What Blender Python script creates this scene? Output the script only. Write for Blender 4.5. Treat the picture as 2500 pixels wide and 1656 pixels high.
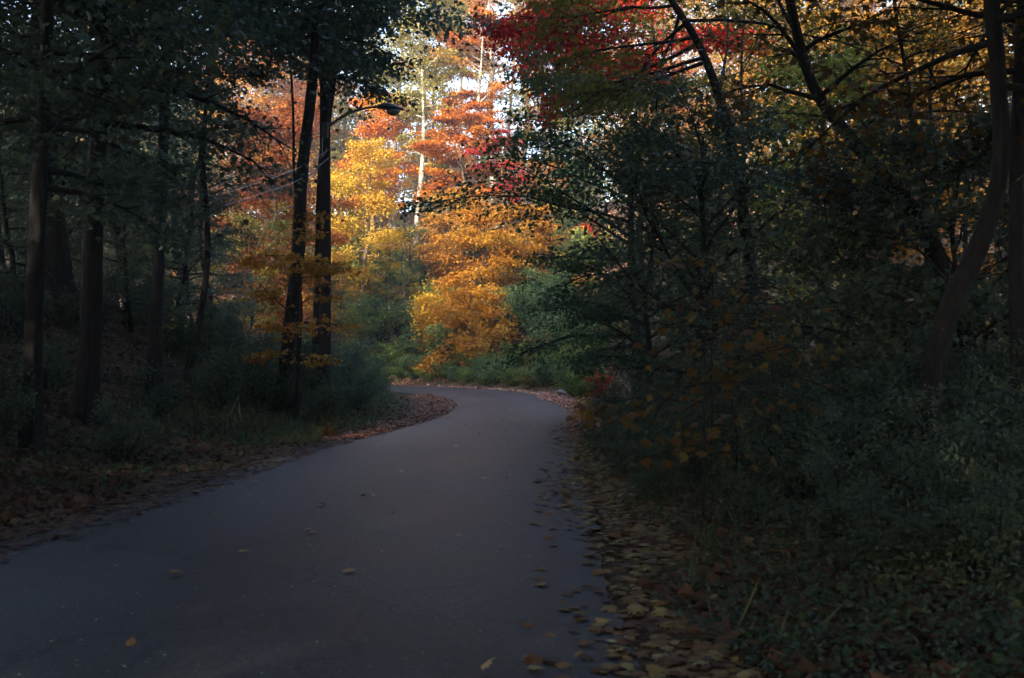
import bpy, math, random
import numpy as np

C = bpy.context.scene.collection
sc = bpy.context.scene
for o in list(bpy.data.objects):
    bpy.data.objects.remove(o)
R = math.radians
PI = math.pi

# ------------------------------------------------------------------ camera, sky, sun, exposure
F = 2430.0            # focal length in photo pixels (35 mm lens)
EYE = 1.6
HOR = 880.0           # horizon row in the photograph
cam_d = bpy.data.cameras.new('camera')
cam = bpy.data.objects.new('camera', cam_d)
C.objects.link(cam)
cam_d.sensor_width = 36.0
cam_d.lens = 35.0
cam_d.clip_end = 6000
cam_d.clip_start = 0.05
cam.location = (0, 0, EYE)
PITCH = math.atan((HOR - 828) / F)
cam.rotation_euler = (PI / 2 + PITCH, 0, 0)
cam_d.dof.use_dof = True
cam_d.dof.focus_distance = 45.0
cam_d.dof.aperture_fstop = 3.2
sc.camera = cam

SUN_EL, SUN_AZ = 23.0, 211.0          # azimuth clockwise from +Y
LIFT_DENSITY = 0.0008  # density of the added air volume that raises the blacks
world = bpy.data.worlds.new("World")
sc.world = world
world.use_nodes = True
nt = world.node_tree
bg = nt.nodes['Background']
sky = nt.nodes.new('ShaderNodeTexSky')
sky.sky_type = 'NISHITA'
sky.sun_disc = False
sky.sun_elevation = R(SUN_EL)
sky.sun_rotation = R(SUN_AZ)
sky.air_density = 1.0
sky.dust_density = 2.5
sky.ozone_density = 1.5
nt.links.new(sky.outputs[0], bg.inputs[0])
bg.inputs[1].default_value = 0.15
sun_d = bpy.data.lights.new('sun', 'SUN')
sun_d.energy = 2.35
sun_d.angle = R(0.5)
sun_d.color = (1.0, 0.87, 0.70)
sun = bpy.data.objects.new('sun', sun_d)
C.objects.link(sun)
sun.rotation_euler = (PI / 2 - R(SUN_EL), 0, -(R(SUN_AZ) - PI))
sc.view_settings.view_transform = 'Standard'
sc.view_settings.look = 'None'
sc.view_settings.gamma = 1.0
sc.view_settings.use_curve_mapping = False
sc.view_settings.exposure = 2.65
sc.cycles.max_bounces = 5
sc.cycles.diffuse_bounces = 3
sc.cycles.glossy_bounces = 2
sc.cycles.transmission_bounces = 3
sc.cycles.use_denoising = True
sc.cycles.sample_clamp_indirect = 3.0
sc.cycles.use_adaptive_sampling = False


def W(px, py, Z):
    """photo pixel at distance Z along the view -> world point (pinhole, near-level camera)"""
    dy = (828 - py) / F
    cy, sy = math.cos(PITCH), math.sin(PITCH)
    fy, fz = cy - dy * sy, sy + dy * cy
    t = Z / fy
    return np.array([(px - 1250) / F * t, Z, EYE + fz * t])


def X_at(px, Z):
    return (px - 1250) / F * Z


# ------------------------------------------------------------------ materials
def nmat(name):
    m = bpy.data.materials.new(name)
    m.use_nodes = True
    n = m.node_tree
    for x in list(n.nodes):
        n.nodes.remove(x)
    out = n.nodes.new('ShaderNodeOutputMaterial')
    return m, n, out


def ramp(n, cols, fac):
    r = n.nodes.new('ShaderNodeValToRGB')
    el = r.color_ramp.elements
    while len(el) > 1:
        el.remove(el[-1])
    for i, c in enumerate(cols):
        pos = i / (len(cols) - 1)
        if i == 0:
            e = el[0]
            e.position = 0
        else:
            e = el.new(pos)
        e.color = (*c, 1)
    n.links.new(fac, r.inputs[0])
    return r


def leaf_mat(name, cols, trans=0.38, rough=0.55, spec=0.14):
    m, n, out = nmat(name)
    at = n.nodes.new('ShaderNodeAttribute')
    at.attribute_name = 'tint'
    r = ramp(n, cols, at.outputs['Fac'])
    oi = n.nodes.new('ShaderNodeObjectInfo')
    mr = n.nodes.new('ShaderNodeMapRange')
    mr.inputs[3].default_value = 0.82
    mr.inputs[4].default_value = 1.18
    n.links.new(oi.outputs['Random'], mr.inputs[0])
    hs = n.nodes.new('ShaderNodeHueSaturation')
    n.links.new(mr.outputs[0], hs.inputs['Value'])
    n.links.new(r.outputs[0], hs.inputs['Color'])
    p = n.nodes.new('ShaderNodeBsdfPrincipled')
    p.inputs['Roughness'].default_value = rough
    p.inputs['Specular IOR Level'].default_value = spec
    n.links.new(hs.outputs[0], p.inputs['Base Color'])
    t = n.nodes.new('ShaderNodeBsdfTranslucent')
    n.links.new(hs.outputs[0], t.inputs[0])
    mx = n.nodes.new('ShaderNodeMixShader')
    mx.inputs[0].default_value = trans
    n.links.new(p.outputs[0], mx.inputs[1])
    n.links.new(t.outputs[0], mx.inputs[2])
    n.links.new(mx.outputs[0], out.inputs[0])
    return m


def bark_mat(name, c1, c2, scale=6.0, bump=0.5, blotch=None):
    m, n, out = nmat(name)
    tc = n.nodes.new('ShaderNodeTexCoord')
    mp = n.nodes.new('ShaderNodeMapping')
    mp.inputs['Scale'].default_value = (1, 1, 0.16)
    n.links.new(tc.outputs['Object'], mp.inputs[0])
    no = n.nodes.new('ShaderNodeTexNoise')
    no.inputs['Scale'].default_value = scale * 3
    no.inputs['Detail'].default_value = 6
    no.inputs['Roughness'].default_value = 0.65
    n.links.new(mp.outputs[0], no.inputs[0])
    cr = ramp(n, [c1, c1, c2, c2], no.outputs[0])
    cr.color_ramp.elements[1].position = 0.42
    cr.color_ramp.elements[2].position = 0.6
    col = cr.outputs[0]
    if blotch:
        n2 = n.nodes.new('ShaderNodeTexNoise')
        n2.inputs['Scale'].default_value = 1.6
        n2.inputs['Detail'].default_value = 3
        n.links.new(tc.outputs['Object'], n2.inputs[0])
        th = n.nodes.new('ShaderNodeMapRange')
        th.inputs[1].default_value = 0.5
        th.inputs[2].default_value = 0.58
        n.links.new(n2.outputs[0], th.inputs[0])
        mc = n.nodes.new('ShaderNodeMix')
        mc.data_type = 'RGBA'
        n.links.new(th.outputs[0], mc.inputs[0])
        n.links.new(col, mc.inputs[6])
        mc.inputs[7].default_value = (*blotch, 1)
        col = mc.outputs[2]
    p = n.nodes.new('ShaderNodeBsdfPrincipled')
    p.inputs['Roughness'].default_value = 0.9
    p.inputs['Specular IOR Level'].default_value = 0.2
    n.links.new(col, p.inputs['Base Color'])
    b = n.nodes.new('ShaderNodeBump')
    b.inputs['Strength'].default_value = bump
    b.inputs['Distance'].default_value = 0.04
    n.links.new(no.outputs[0], b.inputs['Height'])
    n.links.new(b.outputs[0], p.inputs['Normal'])
    n.links.new(p.outputs[0], out.inputs[0])
    return m


def plain_mat(name, col, rough=0.6, metal=0.0):
    m, n, out = nmat(name)
    tc = n.nodes.new('ShaderNodeTexCoord')
    no = n.nodes.new('ShaderNodeTexNoise')
    no.inputs['Scale'].default_value = 9
    no.inputs['Detail'].default_value = 5
    n.links.new(tc.outputs['Object'], no.inputs[0])
    cr = ramp(n, [tuple(c * 0.7 for c in col), tuple(min(1, c * 1.25) for c in col)], no.outputs[0])
    p = n.nodes.new('ShaderNodeBsdfPrincipled')
    p.inputs['Roughness'].default_value = rough
    p.inputs['Metallic'].default_value = metal
    n.links.new(cr.outputs[0], p.inputs['Base Color'])
    n.links.new(p.outputs[0], out.inputs[0])
    return m


LM = {
    'orange': leaf_mat('leaf_orange', [(0.3019, 0.0488, 0.0071), (0.4618, 0.1154, 0.0107), (0.5683, 0.2131, 0.0142), (0.5861, 0.3286, 0.0266)]),
    'rust': leaf_mat('leaf_rust', [(0.1190, 0.0245, 0.0070), (0.1960, 0.0420, 0.0084), (0.2520, 0.0770, 0.0112), (0.2380, 0.1400, 0.0175)]),
    'gold': leaf_mat('leaf_gold', [(0.2720, 0.0880, 0.0080), (0.4000, 0.1520, 0.0096), (0.4480, 0.2160, 0.0144), (0.3040, 0.2240, 0.0240)]),
    'ochre': leaf_mat('leaf_ochre', [(0.2890, 0.0935, 0.0102), (0.3910, 0.1615, 0.0170), (0.4080, 0.2295, 0.0255), (0.2550, 0.2210, 0.0340)]),
    'yellow': leaf_mat('leaf_yellow', [(0.3588, 0.1638, 0.0094), (0.4524, 0.2418, 0.0140), (0.4992, 0.3276, 0.0234), (0.2652, 0.2574, 0.0351)]),
    'lime': leaf_mat('leaf_lime', [(0.0624, 0.0663, 0.0156), (0.1404, 0.1326, 0.0234), (0.2496, 0.2106, 0.0312), (0.3744, 0.2808, 0.0546)]),
    'vine': leaf_mat('leaf_vine', [(.10, .14, .03), (.22, .28, .05), (.36, .38, .06), (.46, .42, .10)]),
    'olive': leaf_mat('leaf_olive', [(.07, .075, .018), (.14, .13, .025), (.22, .18, .03), (.34, .24, .04)]),
    'green': leaf_mat('leaf_green', [(.032, .062, .034), (.045, .085, .040), (.065, .11, .042), (.14, .14, .04)]),
    'bluegreen': leaf_mat('leaf_bluegreen', [(.028, .060, .034), (.045, .09, .05), (.065, .12, .06), (.10, .15, .06)]),
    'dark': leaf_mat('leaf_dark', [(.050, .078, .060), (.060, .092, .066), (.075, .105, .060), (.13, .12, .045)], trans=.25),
    'red': leaf_mat('leaf_red', [(.18, .008, .006), (.31, .014, .007), (.42, .026, .009), (.47, .06, .012)]),
    'litter': leaf_mat('leaf_litter', [(.045, .026, .020), (.085, .045, .033), (.13, .075, .05), (.17, .13, .08)], trans=.1, rough=.7),
    'litter_red': leaf_mat('leaf_litter_red', [(.18, .07, .05), (.38, .15, .10), (.52, .27, .19), (.62, .44, .32)], trans=.1, rough=.7),
    'litter_near': leaf_mat('leaf_litter_near', [(.07, .035, .018), (.15, .07, .025), (.22, .14, .04), (.30, .26, .09)], trans=.1, rough=.6),
    'litter_russet': leaf_mat('leaf_litter_russet', [(.12, .045, .028), (.24, .09, .055), (.34, .15, .09), (.44, .28, .17)], trans=.1, rough=.7),
    'litter_pale': leaf_mat('leaf_litter_pale', [(.14, .08, .04), (.28, .20, .09), (.40, .32, .17), (.55, .50, .36)], trans=.1, rough=.6),
    'thicket': leaf_mat('leaf_thicket', [(.040, .075, .022), (.085, .14, .030), (.17, .20, .04), (.42, .32, .04)]),
    'thicket_blue': leaf_mat('leaf_thicket_blue', [(.04, .08, .035), (.07, .125, .05), (.12, .18, .06), (.32, .30, .06)]),
    'sapling': leaf_mat('leaf_sapling', [(0.0800, 0.0360, 0.0160), (0.1200, 0.0600, 0.0176), (0.1520, 0.0960, 0.0240), (0.0800, 0.0960, 0.0360)], trans=.4),
    'straw': leaf_mat('leaf_straw', [(.10, .12, .05), (.16, .17, .08), (.30, .28, .16), (.55, .52, .38)], trans=.2),
    'aster': leaf_mat('petal_aster', [(.35, .32, .55), (.50, .47, .72)], trans=.2),
}
BK = {
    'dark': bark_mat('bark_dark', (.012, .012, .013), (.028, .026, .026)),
    'brown': bark_mat('bark_brown', (.045, .030, .020), (.16, .11, .075)),
    'pale': bark_mat('bark_pale', (.22, .19, .15), (.50, .45, .37), blotch=(.16, .15, .10)),
    'grey': bark_mat('bark_grey', (.09, .08, .07), (.24, .21, .18)),
    'wood_pole': bark_mat('pole_wood', (.018, .016, .016), (.036, .032, .031), scale=14, bump=.25),
}


# ------------------------------------------------------------------ object helpers
def props(o, label=None, cat=None, group=None, kind=None):
    if label: o['label'] = label
    if cat: o['category'] = cat
    if group: o['group'] = group
    if kind: o['kind'] = kind
    return o


def link_mesh(name, me, parent=None, mat=None):
    o = bpy.data.objects.new(name, me)
    C.objects.link(o)
    if parent: o.parent = parent
    if mat and not me.materials: me.materials.append(mat)
    return o


def empty(name, loc, rz=0.0):
    o = bpy.data.objects.new(name, None)
    o.empty_display_size = 0.3
    C.objects.link(o)
    o.location = tuple(float(v) for v in loc)
    o.rotation_euler = (0, 0, rz)
    return o


def mk_mesh(name, V, faces, mat=None, smooth=False, tint=None):
    """faces: list of (n,k) index arrays (k may differ from array to array)"""
    me = bpy.data.meshes.new(name)
    V = np.asarray(V, dtype=np.float32)
    loops = np.concatenate([f.reshape(-1) for f in faces]).astype(np.int32)
    tot = np.concatenate([np.full(len(f), f.shape[1], dtype=np.int32) for f in faces])
    st = np.concatenate([[0], np.cumsum(tot)[:-1]]).astype(np.int32)
    me.vertices.add(len(V))
    me.vertices.foreach_set('co', V.reshape(-1))
    me.loops.add(len(loops))
    me.loops.foreach_set('vertex_index', loops)
    me.polygons.add(len(tot))
    me.polygons.foreach_set('loop_start', st)
    me.polygons.foreach_set('loop_total', tot)
    if smooth:
        me.polygons.foreach_set('use_smooth', np.ones(len(tot), dtype=bool))
    if tint is not None:
        a = me.attributes.new('tint', 'FLOAT', 'FACE')
        a.data.foreach_set('value', np.asarray(tint, dtype=np.float32))
    me.update(calc_edges=True)
    if mat: me.materials.append(mat)
    return me


def tube_geo(pts, rad, n, off):
    """one tapered tube; returns verts, quads (with index offset)"""
    pts = np.asarray(pts, float)
    m = len(pts)
    T = np.gradient(pts, axis=0)
    T /= np.linalg.norm(T, axis=1)[:, None] + 1e-9
    ref = np.array([0.0, 1.0, 0.0]) if abs(T[0, 1]) < .8 else np.array([1.0, 0, 0])
    U = np.cross(T, ref)
    U /= np.linalg.norm(U, axis=1)[:, None] + 1e-9
    Vv = np.cross(T, U)
    a = np.arange(n) * 2 * PI / n
    ring = np.cos(a)[None, :, None] * U[:, None, :] + np.sin(a)[None, :, None] * Vv[:, None, :]
    P = pts[:, None, :] + ring * np.asarray(rad)[:, None, None]
    V = P.reshape(-1, 3)
    i = np.arange(m - 1)[:, None] * n
    j = np.arange(n)[None, :]
    j2 = (j + 1) % n
    q = np.stack([i + j, i + j2, i + n + j2, i + n + j], axis=-1).reshape(-1, 4) + off
    return V, q


def tubes_mesh(name, tubes, mat):
    Vs, Fs, off = [], [], 0
    for pts, rad, n in tubes:
        v, q = tube_geo(pts, rad, n, off)
        Vs.append(v); Fs.append(q); off += len(v)
    return mk_mesh(name, np.concatenate(Vs), [np.concatenate(Fs)], mat, smooth=True)


def fan(outline, zc=0.0, zo=None):
    """star-shaped leaf: centre vertex plus outline"""
    k = len(outline)
    c = np.array([[0, .42, zc]])
    o = np.array([[x, y, (zo[i] if zo else 0.0)] for i, (x, y) in enumerate(outline)])
    T = np.concatenate([c, o])
    f = np.array([[0, 1 + i, 1 + (i + 1) % k] for i in range(k)])
    return T, f


half = [(0, 0), (.16, .12), (.40, .05), (.34, .22), (.56, .40), (.34, .44), (.42, .66), (.17, .62), (.12, .74)]
maple_out = half + [(0, 1.0)] + [(-x, y) for x, y in reversed(half[1:])]
mz = [0.0, 0.0, -.07, -.02, -.10, -.02, -.08, -.01, -.02, -.12] + [-.02, -.01, -.08, -.02, -.10, -.02, -.07, 0.0]
half2 = [(0, 0), (.40, .12), (.26, .30), (.52, .55), (.18, .58)]
lob_out = half2 + [(0, 1.0)] + [(-x, y) for x, y in reversed(half2[1:])]
TM = {
    'maple': fan(maple_out, .03, mz),
    'lobe': fan(lob_out, .04, [0, -.06, 0, -.08, 0, -.1, 0, -.08, 0, -.06]),
    'oval': fan([(0, 0), (.20, .18), (.27, .42), (.18, .72), (0, 1.0), (-.18, .72), (-.27, .42), (-.20, .18)], .0,
                [0, .05, .07, .05, -.06, .05, .07, .05]),
    'quad': (np.array([[0, 0, 0], [.34, .48, .07], [0, 1, -.06], [-.34, .48, .07]]), np.array([[0, 1, 2], [0, 2, 3]])),
    'wide': (np.array([[0, 0, 0], [.50, .40, .05], [0, 1, -.06], [-.50, .44, .07]]), np.array([[0, 1, 2], [0, 2, 3]])),
    'blade': (np.array([[-.03, 0, 0], [.03, 0, 0], [.022, .55, .03], [0, 1, .14], [-.022, .55, .03]]), np.array([[0, 1, 2], [0, 2, 4], [4, 2, 3]])),
}


def unit(a):
    return a / (np.linalg.norm(a, axis=1)[:, None] + 1e-9)


def leaves_geo(P, A, Nn, S, tm):
    T, f = TM[tm]
    A = unit(A)
    Xv = unit(np.cross(A, Nn))
    N2 = np.cross(Xv, A)
    V = (P[:, None, :] + S[:, None, None] * (T[None, :, 0, None] * Xv[:, None, :] + T[None, :, 1, None] * A[:, None, :]
         + T[None, :, 2, None] * N2[:, None, :])).reshape(-1, 3)
    k = len(T)
    Fc = (np.arange(len(P))[:, None, None] * k + f[None]).reshape(-1, 3)
    return V, Fc, len(f)


def leaves_mesh(name, P, A, Nn, S, tint, tm, mat):
    V, Fc, nf = leaves_geo(P, A, Nn, S, tm)
    return mk_mesh(name, V, [Fc], mat, tint=np.repeat(np.clip(tint, 0, 1), nf))


def interp_path(pts, t):
    pts = np.asarray(pts, float)
    x = t * (len(pts) - 1)
    i = min(int(x), len(pts) - 2)
    return pts[i] + (pts[i + 1] - pts[i]) * (x - i)


def smooth_path(pts, n=14):
    pts = np.asarray(pts, float)
    m = len(pts)
    if m < 3:
        return np.array([pts[0] + (pts[-1] - pts[0]) * t for t in np.linspace(0, 1, n)])
    P = np.concatenate([[2 * pts[0] - pts[1]], pts, [2 * pts[-1] - pts[-2]]])
    out = []
    for t in np.linspace(0, m - 1 - 1e-6, n):
        i = int(t); u = t - i
        p0, p1, p2, p3 = P[i], P[i + 1], P[i + 2], P[i + 3]
        out.append(.5 * ((2 * p1) + (-p0 + p2) * u + (2 * p0 - 5 * p1 + 4 * p2 - p3) * u * u + (-p0 + 3 * p1 - 3 * p2 + p3) * u ** 3))
    return np.array(out)


def grow(seed, H, Rr, r0, bf, nl, N, ls, tm, leafm, barkm, path=None, up=(.35, 1.05), bias=None, nsub=9,
         flat=.3, droop=.10, prof=.7, top_r=.06, bias_p=.65, hang=.35, bare=0.0, spread=1.0, twigs=True, tmin=.2):
    """returns trunk, branches and crown meshes of one tree, in local coordinates"""
    g = np.random.default_rng(seed)
    if path is None:
        m = 10
        z = np.linspace(0, H * .95, m)
        wob = np.cumsum(g.normal(size=(m, 2)) * H * .010, axis=0)
        wob[0] = 0
        path = np.column_stack([wob, z])
    path = smooth_path(path, 16)
    tt = np.linspace(0, 1, len(path))
    rad = r0 * ((1 - tt) ** .85 * (1 - top_r) + top_r)
    rad[0] *= 1.5; rad[1] *= 1.12
    path = smooth_path(path, 40)
    rad2 = np.interp(np.linspace(0, 1, 40), tt, rad)
    trunk = tubes_mesh('trunk', [(path, rad2, 20)], barkm)
    tv = np.empty(len(trunk.vertices) * 3, dtype=np.float32); trunk.vertices.foreach_get('co', tv); tv = tv.reshape(40, 20, 3)
    ang = np.arange(20) * 2 * PI / 20
    ph = g.random(6) * 6.28
    zz = np.linspace(0, 1, 40)[:, None]
    rel = (.06 * np.sin(5 * ang[None] + 4 * zz + ph[0]) * np.exp(-zz * 3) * 2.2 + .05 * np.sin(2 * ang[None] + 9 * zz + ph[1])
           + .05 * np.sin(17 * zz + ang[None] + ph[2]) + .04 * g.normal(size=(40, 20)))
    cen = path[:, None, :]
    trunk.vertices.foreach_set('co', (cen + (tv - cen) * (1 + rel[:, :, None])).astype(np.float32).reshape(-1))
    br, segs = [], []
    for k in range(nl):
        u = (k + g.random()) / nl
        t = bf + (1 - bf) * u * .985
        o = interp_path(path, t)
        az = k * 2.399 + g.normal() * .4
        if bias is not None and g.random() < bias_p:
            az = bias + g.normal() * .75
        L = Rr * (math.sin(PI * (.13 + .80 * u)) ** prof) * (.48 + .85 * g.random())
        el = up[0] + (up[1] - up[0]) * u + g.normal() * .15
        d = np.array([math.cos(az) * math.cos(el), math.sin(az) * math.cos(el), math.sin(el)])
        pts = [o]
        p = o.copy()
        dd = []
        for i in range(6):
            p = p + d * L / 6
            pts.append(p)
            dd.append(d.copy())
            d = d + g.normal(size=3) * .11
            d[2] -= droop * (.5 + i * .25)
            d /= np.linalg.norm(d)
        rt = float(np.interp(t, tt, rad))
        rb = min(.55 * rt, L * .030 + .01)
        br.append((pts, np.linspace(rb, .006, 7), 6 if rb > .03 else 4))
        ct = g.random()
        for j in range(nsub):
            s = tmin + (1 - tmin) * (j + g.random()) / nsub
            q = interp_path(pts, min(s, .999))
            dl = dd[min(int(s * 6), 5)]
            sg = 1 if j % 2 else -1
            an = sg * (.45 + .7 * g.random()) if s < .95 else 0
            ca, sa = math.cos(an), math.sin(an)
            d2 = np.array([dl[0] * ca - dl[1] * sa, dl[0] * sa + dl[1] * ca, dl[2] * .6 + g.normal() * .2])
            d2 /= np.linalg.norm(d2)
            l2 = (L * .46 * (1.2 - s) + .22 * min(1, Rr / 2.5)) * (.7 + .6 * g.random())
            mid = q + d2 * l2 * .5 + g.normal(size=3) * l2 * .06
            e = q + d2 * l2 + np.array([0, 0, -droop * l2 * .8])
            if twigs:
                br.append(([q, mid, e], [min(rb * .4, .02) + .003, .005, .003], 3))
            if g.random() >= bare:
                segs.append((q, e, l2, .5 * ct + .5 * g.random()))
    branches = tubes_mesh('branches', br, barkm)
    if N <= 0:
        return trunk, branches, None
    Q = np.array([s[0] for s in segs]); E = np.array([s[1] for s in segs])
    Ls = np.array([s[2] for s in segs]); ct = np.array([s[3] for s in segs])
    w = Ls + .15
    dens = g.gamma(.95, 1.0, len(segs))
    idx = g.choice(len(segs), N, p=w * dens / (w * dens).sum())
    f = g.random(N) ** .75
    P = Q[idx] + (E[idx] - Q[idx]) * (f * 1.08)[:, None]
    wd = (Ls[idx] * .20 + ls * .9) * spread
    off = g.normal(size=(N, 3)) * wd[:, None]
    off[:, 2] = off[:, 2] * flat - ls * .2
    P = P + off
    A = unit(E[idx] - Q[idx]) * .7 + g.normal(size=(N, 3)) * .8
    A[:, 2] = A[:, 2] * .6 - hang
    Nn = g.normal(size=(N, 3)) * .55
    Nn[:, 2] += 1.0
    S = ls * (.6 + .7 * g.random(N))
    tint = ct[idx] * .62 + g.random(N) * .38
    crown = leaves_mesh('crown', P, A, Nn, S, tint, tm, leafm)
    return trunk, branches, crown


USED = {}


def put(name, meshes, loc, label, cat, group=None, rz=0.0, sc_=1.0, names=('trunk', 'branches', 'crown')):
    e = empty(name, loc, rz)
    e.scale = (sc_, sc_, sc_)
    props(e, label, cat, group)
    for nm, me in zip(names, meshes):
        if me is not None:
            link_mesh(nm, me, e)
    return e


def bush_geo(seed, H, Rr, N, ls, tm, leafm, barkm, stems=14, flat=.8, arch=.5, hang=.2):
    g = np.random.default_rng(seed)
    tubes, segs = [], []
    for k in range(stems):
        az = k * 2.4 + g.normal() * .5
        rr = Rr * math.sqrt(g.random())
        tip = np.array([math.cos(az) * rr, math.sin(az) * rr, H * (.45 + .6 * g.random()) * (1 - .35 * (rr / Rr) ** 2)])
        b = np.array([math.cos(az), math.sin(az), 0]) * Rr * .16 * g.random()
        mid = (b + tip) / 2 + np.array([-math.cos(az) * rr * .12, -math.sin(az) * rr * .12, H * .12 * arch]) + g.normal(size=3) * .06
        pts = smooth_path([b, mid, tip], 6)
        tubes.append((pts, np.linspace(.014, .003, 6), 4))
        ct = g.random()
        for j in range(7):
            s = .12 + .85 * (j + g.random()) / 7
            q = interp_path(pts, min(s, .99))
            d = g.normal(size=3); d[2] = abs(d[2]) * .4 + .05; d /= np.linalg.norm(d)
            l = (.18 + .26 * g.random()) * max(H, Rr) * .65
            segs.append((q, q + d * l, l, .5 * ct + .5 * g.random()))
            tubes.append(([q, q + d * l], [.006, .002], 3))
    stem = tubes_mesh('stems', tubes, barkm)
    Q = np.array([s[0] for s in segs]); E = np.array([s[1] for s in segs]); Ls = np.array([s[2] for s in segs])
    ct = np.array([s[3] for s in segs])
    dens = g.gamma(2.0, 1.0, len(segs))
    idx = g.choice(len(segs), N, p=Ls * dens / (Ls * dens).sum())
    P = Q[idx] + (E[idx] - Q[idx]) * g.random(N)[:, None] + g.normal(size=(N, 3)) * (Ls[idx] * .16 + ls * .6)[:, None] * np.array([1, 1, flat])
    P[:, 2] = np.abs(P[:, 2]) + .02
    A = unit(E[idx] - Q[idx]) * .6 + g.normal(size=(N, 3)) * .8
    A[:, 2] -= hang
    Nn = g.normal(size=(N, 3)) * .6; Nn[:, 2] += .9
    S = ls * (.6 + .7 * g.random(N))
    fol = leaves_mesh('foliage', P, A, Nn, S, ct[idx] * .6 + g.random(N) * .4, tm, leafm)
    return stem, fol


def frond_geo(seed, n_fr, L, H, leafm, barkm, ls=.10):
    """sumac-like plant: long arching fronds with paired leaflets"""
    g = np.random.default_rng(seed)
    tubes, PP, AA, NN, SS, TT = [], [], [], [], [], []
    for k in range(n_fr):
        az = k * 2.4 + g.normal() * .3
        hb = H * (.35 + .65 * g.random())
        b = np.array([g.normal() * .15, g.normal() * .15, 0])
        o = b + np.array([g.normal() * .25, g.normal() * .25, hb])
        tubes.append(([b, (b + o) / 2 + g.normal(size=3) * .05, o], [.018, .013, .008], 5))
        d = np.array([math.cos(az), math.sin(az), .45])
        l = L * (.7 + .5 * g.random())
        pts = [o]
        p = o.copy()
        for i in range(6):
            p = p + d / np.linalg.norm(d) * l / 6
            d[2] -= .2
            pts.append(p)
        tubes.append((pts, np.linspace(.007, .002, 7), 3))
        side = np.array([-math.sin(az), math.cos(az), 0])
        t0 = g.random()
        for j in range(13):
            s = .12 + .88 * j / 12
            q = interp_path(pts, min(s, .999))
            for sg in (-1, 1):
                PP.append(q); AA.append(side * sg + np.array([math.cos(az), math.sin(az), 0]) * .35 + np.array([0, 0, -.25]))
                NN.append([g.normal() * .15, g.normal() * .15, 1]); SS.append(ls * (1.25 - .6 * abs(s - .45)) * 1.2); TT.append(.5 * t0 + .5 * g.random())
    stem = tubes_mesh('stems', tubes, barkm)
    fol = leaves_mesh('fronds', np.array(PP), np.array(AA), np.array(NN), np.array(SS), np.array(TT), 'quad', leafm)
    return stem, fol


# ------------------------------------------------------------------ road line and terrain
Ledge = [(-4.5, -120), (-4.5, -50), (-4.5, -10), (-4.5, 0), (-4.4, 8), (-4.15, 11), (-3.9, 15.5), (-3.3, 21), (-2.6, 26), (-2.35, 31), (-2.6, 37), (-3.6, 43),
         (-5.4, 49), (-8.4, 54.5), (-14, 59), (-30, 63), (-60, 64), (-140, 62)]
Redge = [(.55, -120), (.55, -50), (.55, -10), (.6, 0), (.72, 8), (.86, 11), (1.1, 16.5), (1.5, 23), (1.85, 29), (1.98, 35), (1.6, 42), (.9, 48),
         (-1.0, 54), (-4.6, 60), (-9.5, 64.5), (-14.5, 66.6), (-30, 70), (-60, 71), (-140, 69)]
NR = 420
Lp = smooth_path([(a, b, 0) for a, b in Ledge], NR)[:, :2]
Rp = smooth_path([(a, b, 0) for a, b in Redge], NR)[:, :2]


def resample(P, n):
    s = np.concatenate([[0], np.cumsum(np.linalg.norm(np.diff(P, axis=0), axis=1))])
    return s, P


def match_edges():
    # pair each left point with the nearest right point, monotone
    out, j = [], 0
    for i in range(len(Lp)):
        w = slice(j, min(j + 60, len(Rp)))
        dd = np.linalg.norm(Rp[w] - Lp[i], axis=1)
        j = j + int(np.argmin(dd))
        out.append(Rp[j])
    out = np.array(out)
    # soften the pairing
    for _ in range(6):
        out[1:-1] = (out[:-2] + out[1:-1] * 2 + out[2:]) / 4
    return out


Rm = match_edges()
Cc = (Lp + Rm) / 2
HW = np.linalg.norm(Lp - Rm, axis=1) / 2
Tn = np.gradient(Cc, axis=0)
Tn /= np.linalg.norm(Tn, axis=1)[:, None] + 1e-9
ss = np.concatenate([[0], np.cumsum(np.linalg.norm(np.diff(Cc, axis=0), axis=1))])


def tang(P):
    t = np.gradient(P, axis=0)
    return t / (np.linalg.norm(t, axis=1)[:, None] + 1e-9)


TL, TR = tang(Lp), tang(Rp)
EDGE = {}
for sd_, P_, T_ in ((-1, Lp, TL), (1, Rp, TR)):
    EDGE[sd_] = (np.concatenate([[0], np.cumsum(np.linalg.norm(np.diff(P_, axis=0), axis=1))]), P_, T_)


def road_dist(x, y):
    """signed distance to the asphalt edge (positive outside) and side (+1 outer/right, -1 inner/left)"""
    x = np.atleast_1d(np.asarray(x, float)); y = np.atleast_1d(np.asarray(y, float))
    D = np.empty(len(x)); S = np.empty(len(x))
    for a in range(0, len(x), 20000):
        xa, ya = x[a:a + 20000, None], y[a:a + 20000, None]
        res = []
        for P_, T_ in ((Lp, TL), (Rp, TR)):
            d2 = (xa - P_[None, :, 0]) ** 2 + (ya - P_[None, :, 1]) ** 2
            i = np.argmin(d2, axis=1)
            r = np.arange(len(i))
            cr = T_[i, 0] * (ya[:, 0] - P_[i, 1]) - T_[i, 1] * (xa[:, 0] - P_[i, 0])
            res.append((np.sqrt(d2[r, i]), cr))
        (dl, cl), (dr, c2) = res
        left = dl < dr
        D[a:a + 20000] = np.where(left, np.where(cl > 0, dl, -np.abs(cl)), np.where(c2 < 0, dr, -np.abs(c2)))
        S[a:a + 20000] = np.where(left, -1, 1)
    return D, S


def sstep(a, b, x):
    t = np.clip((x - a) / (b - a), 0, 1)
    return t * t * (3 - 2 * t)


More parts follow.
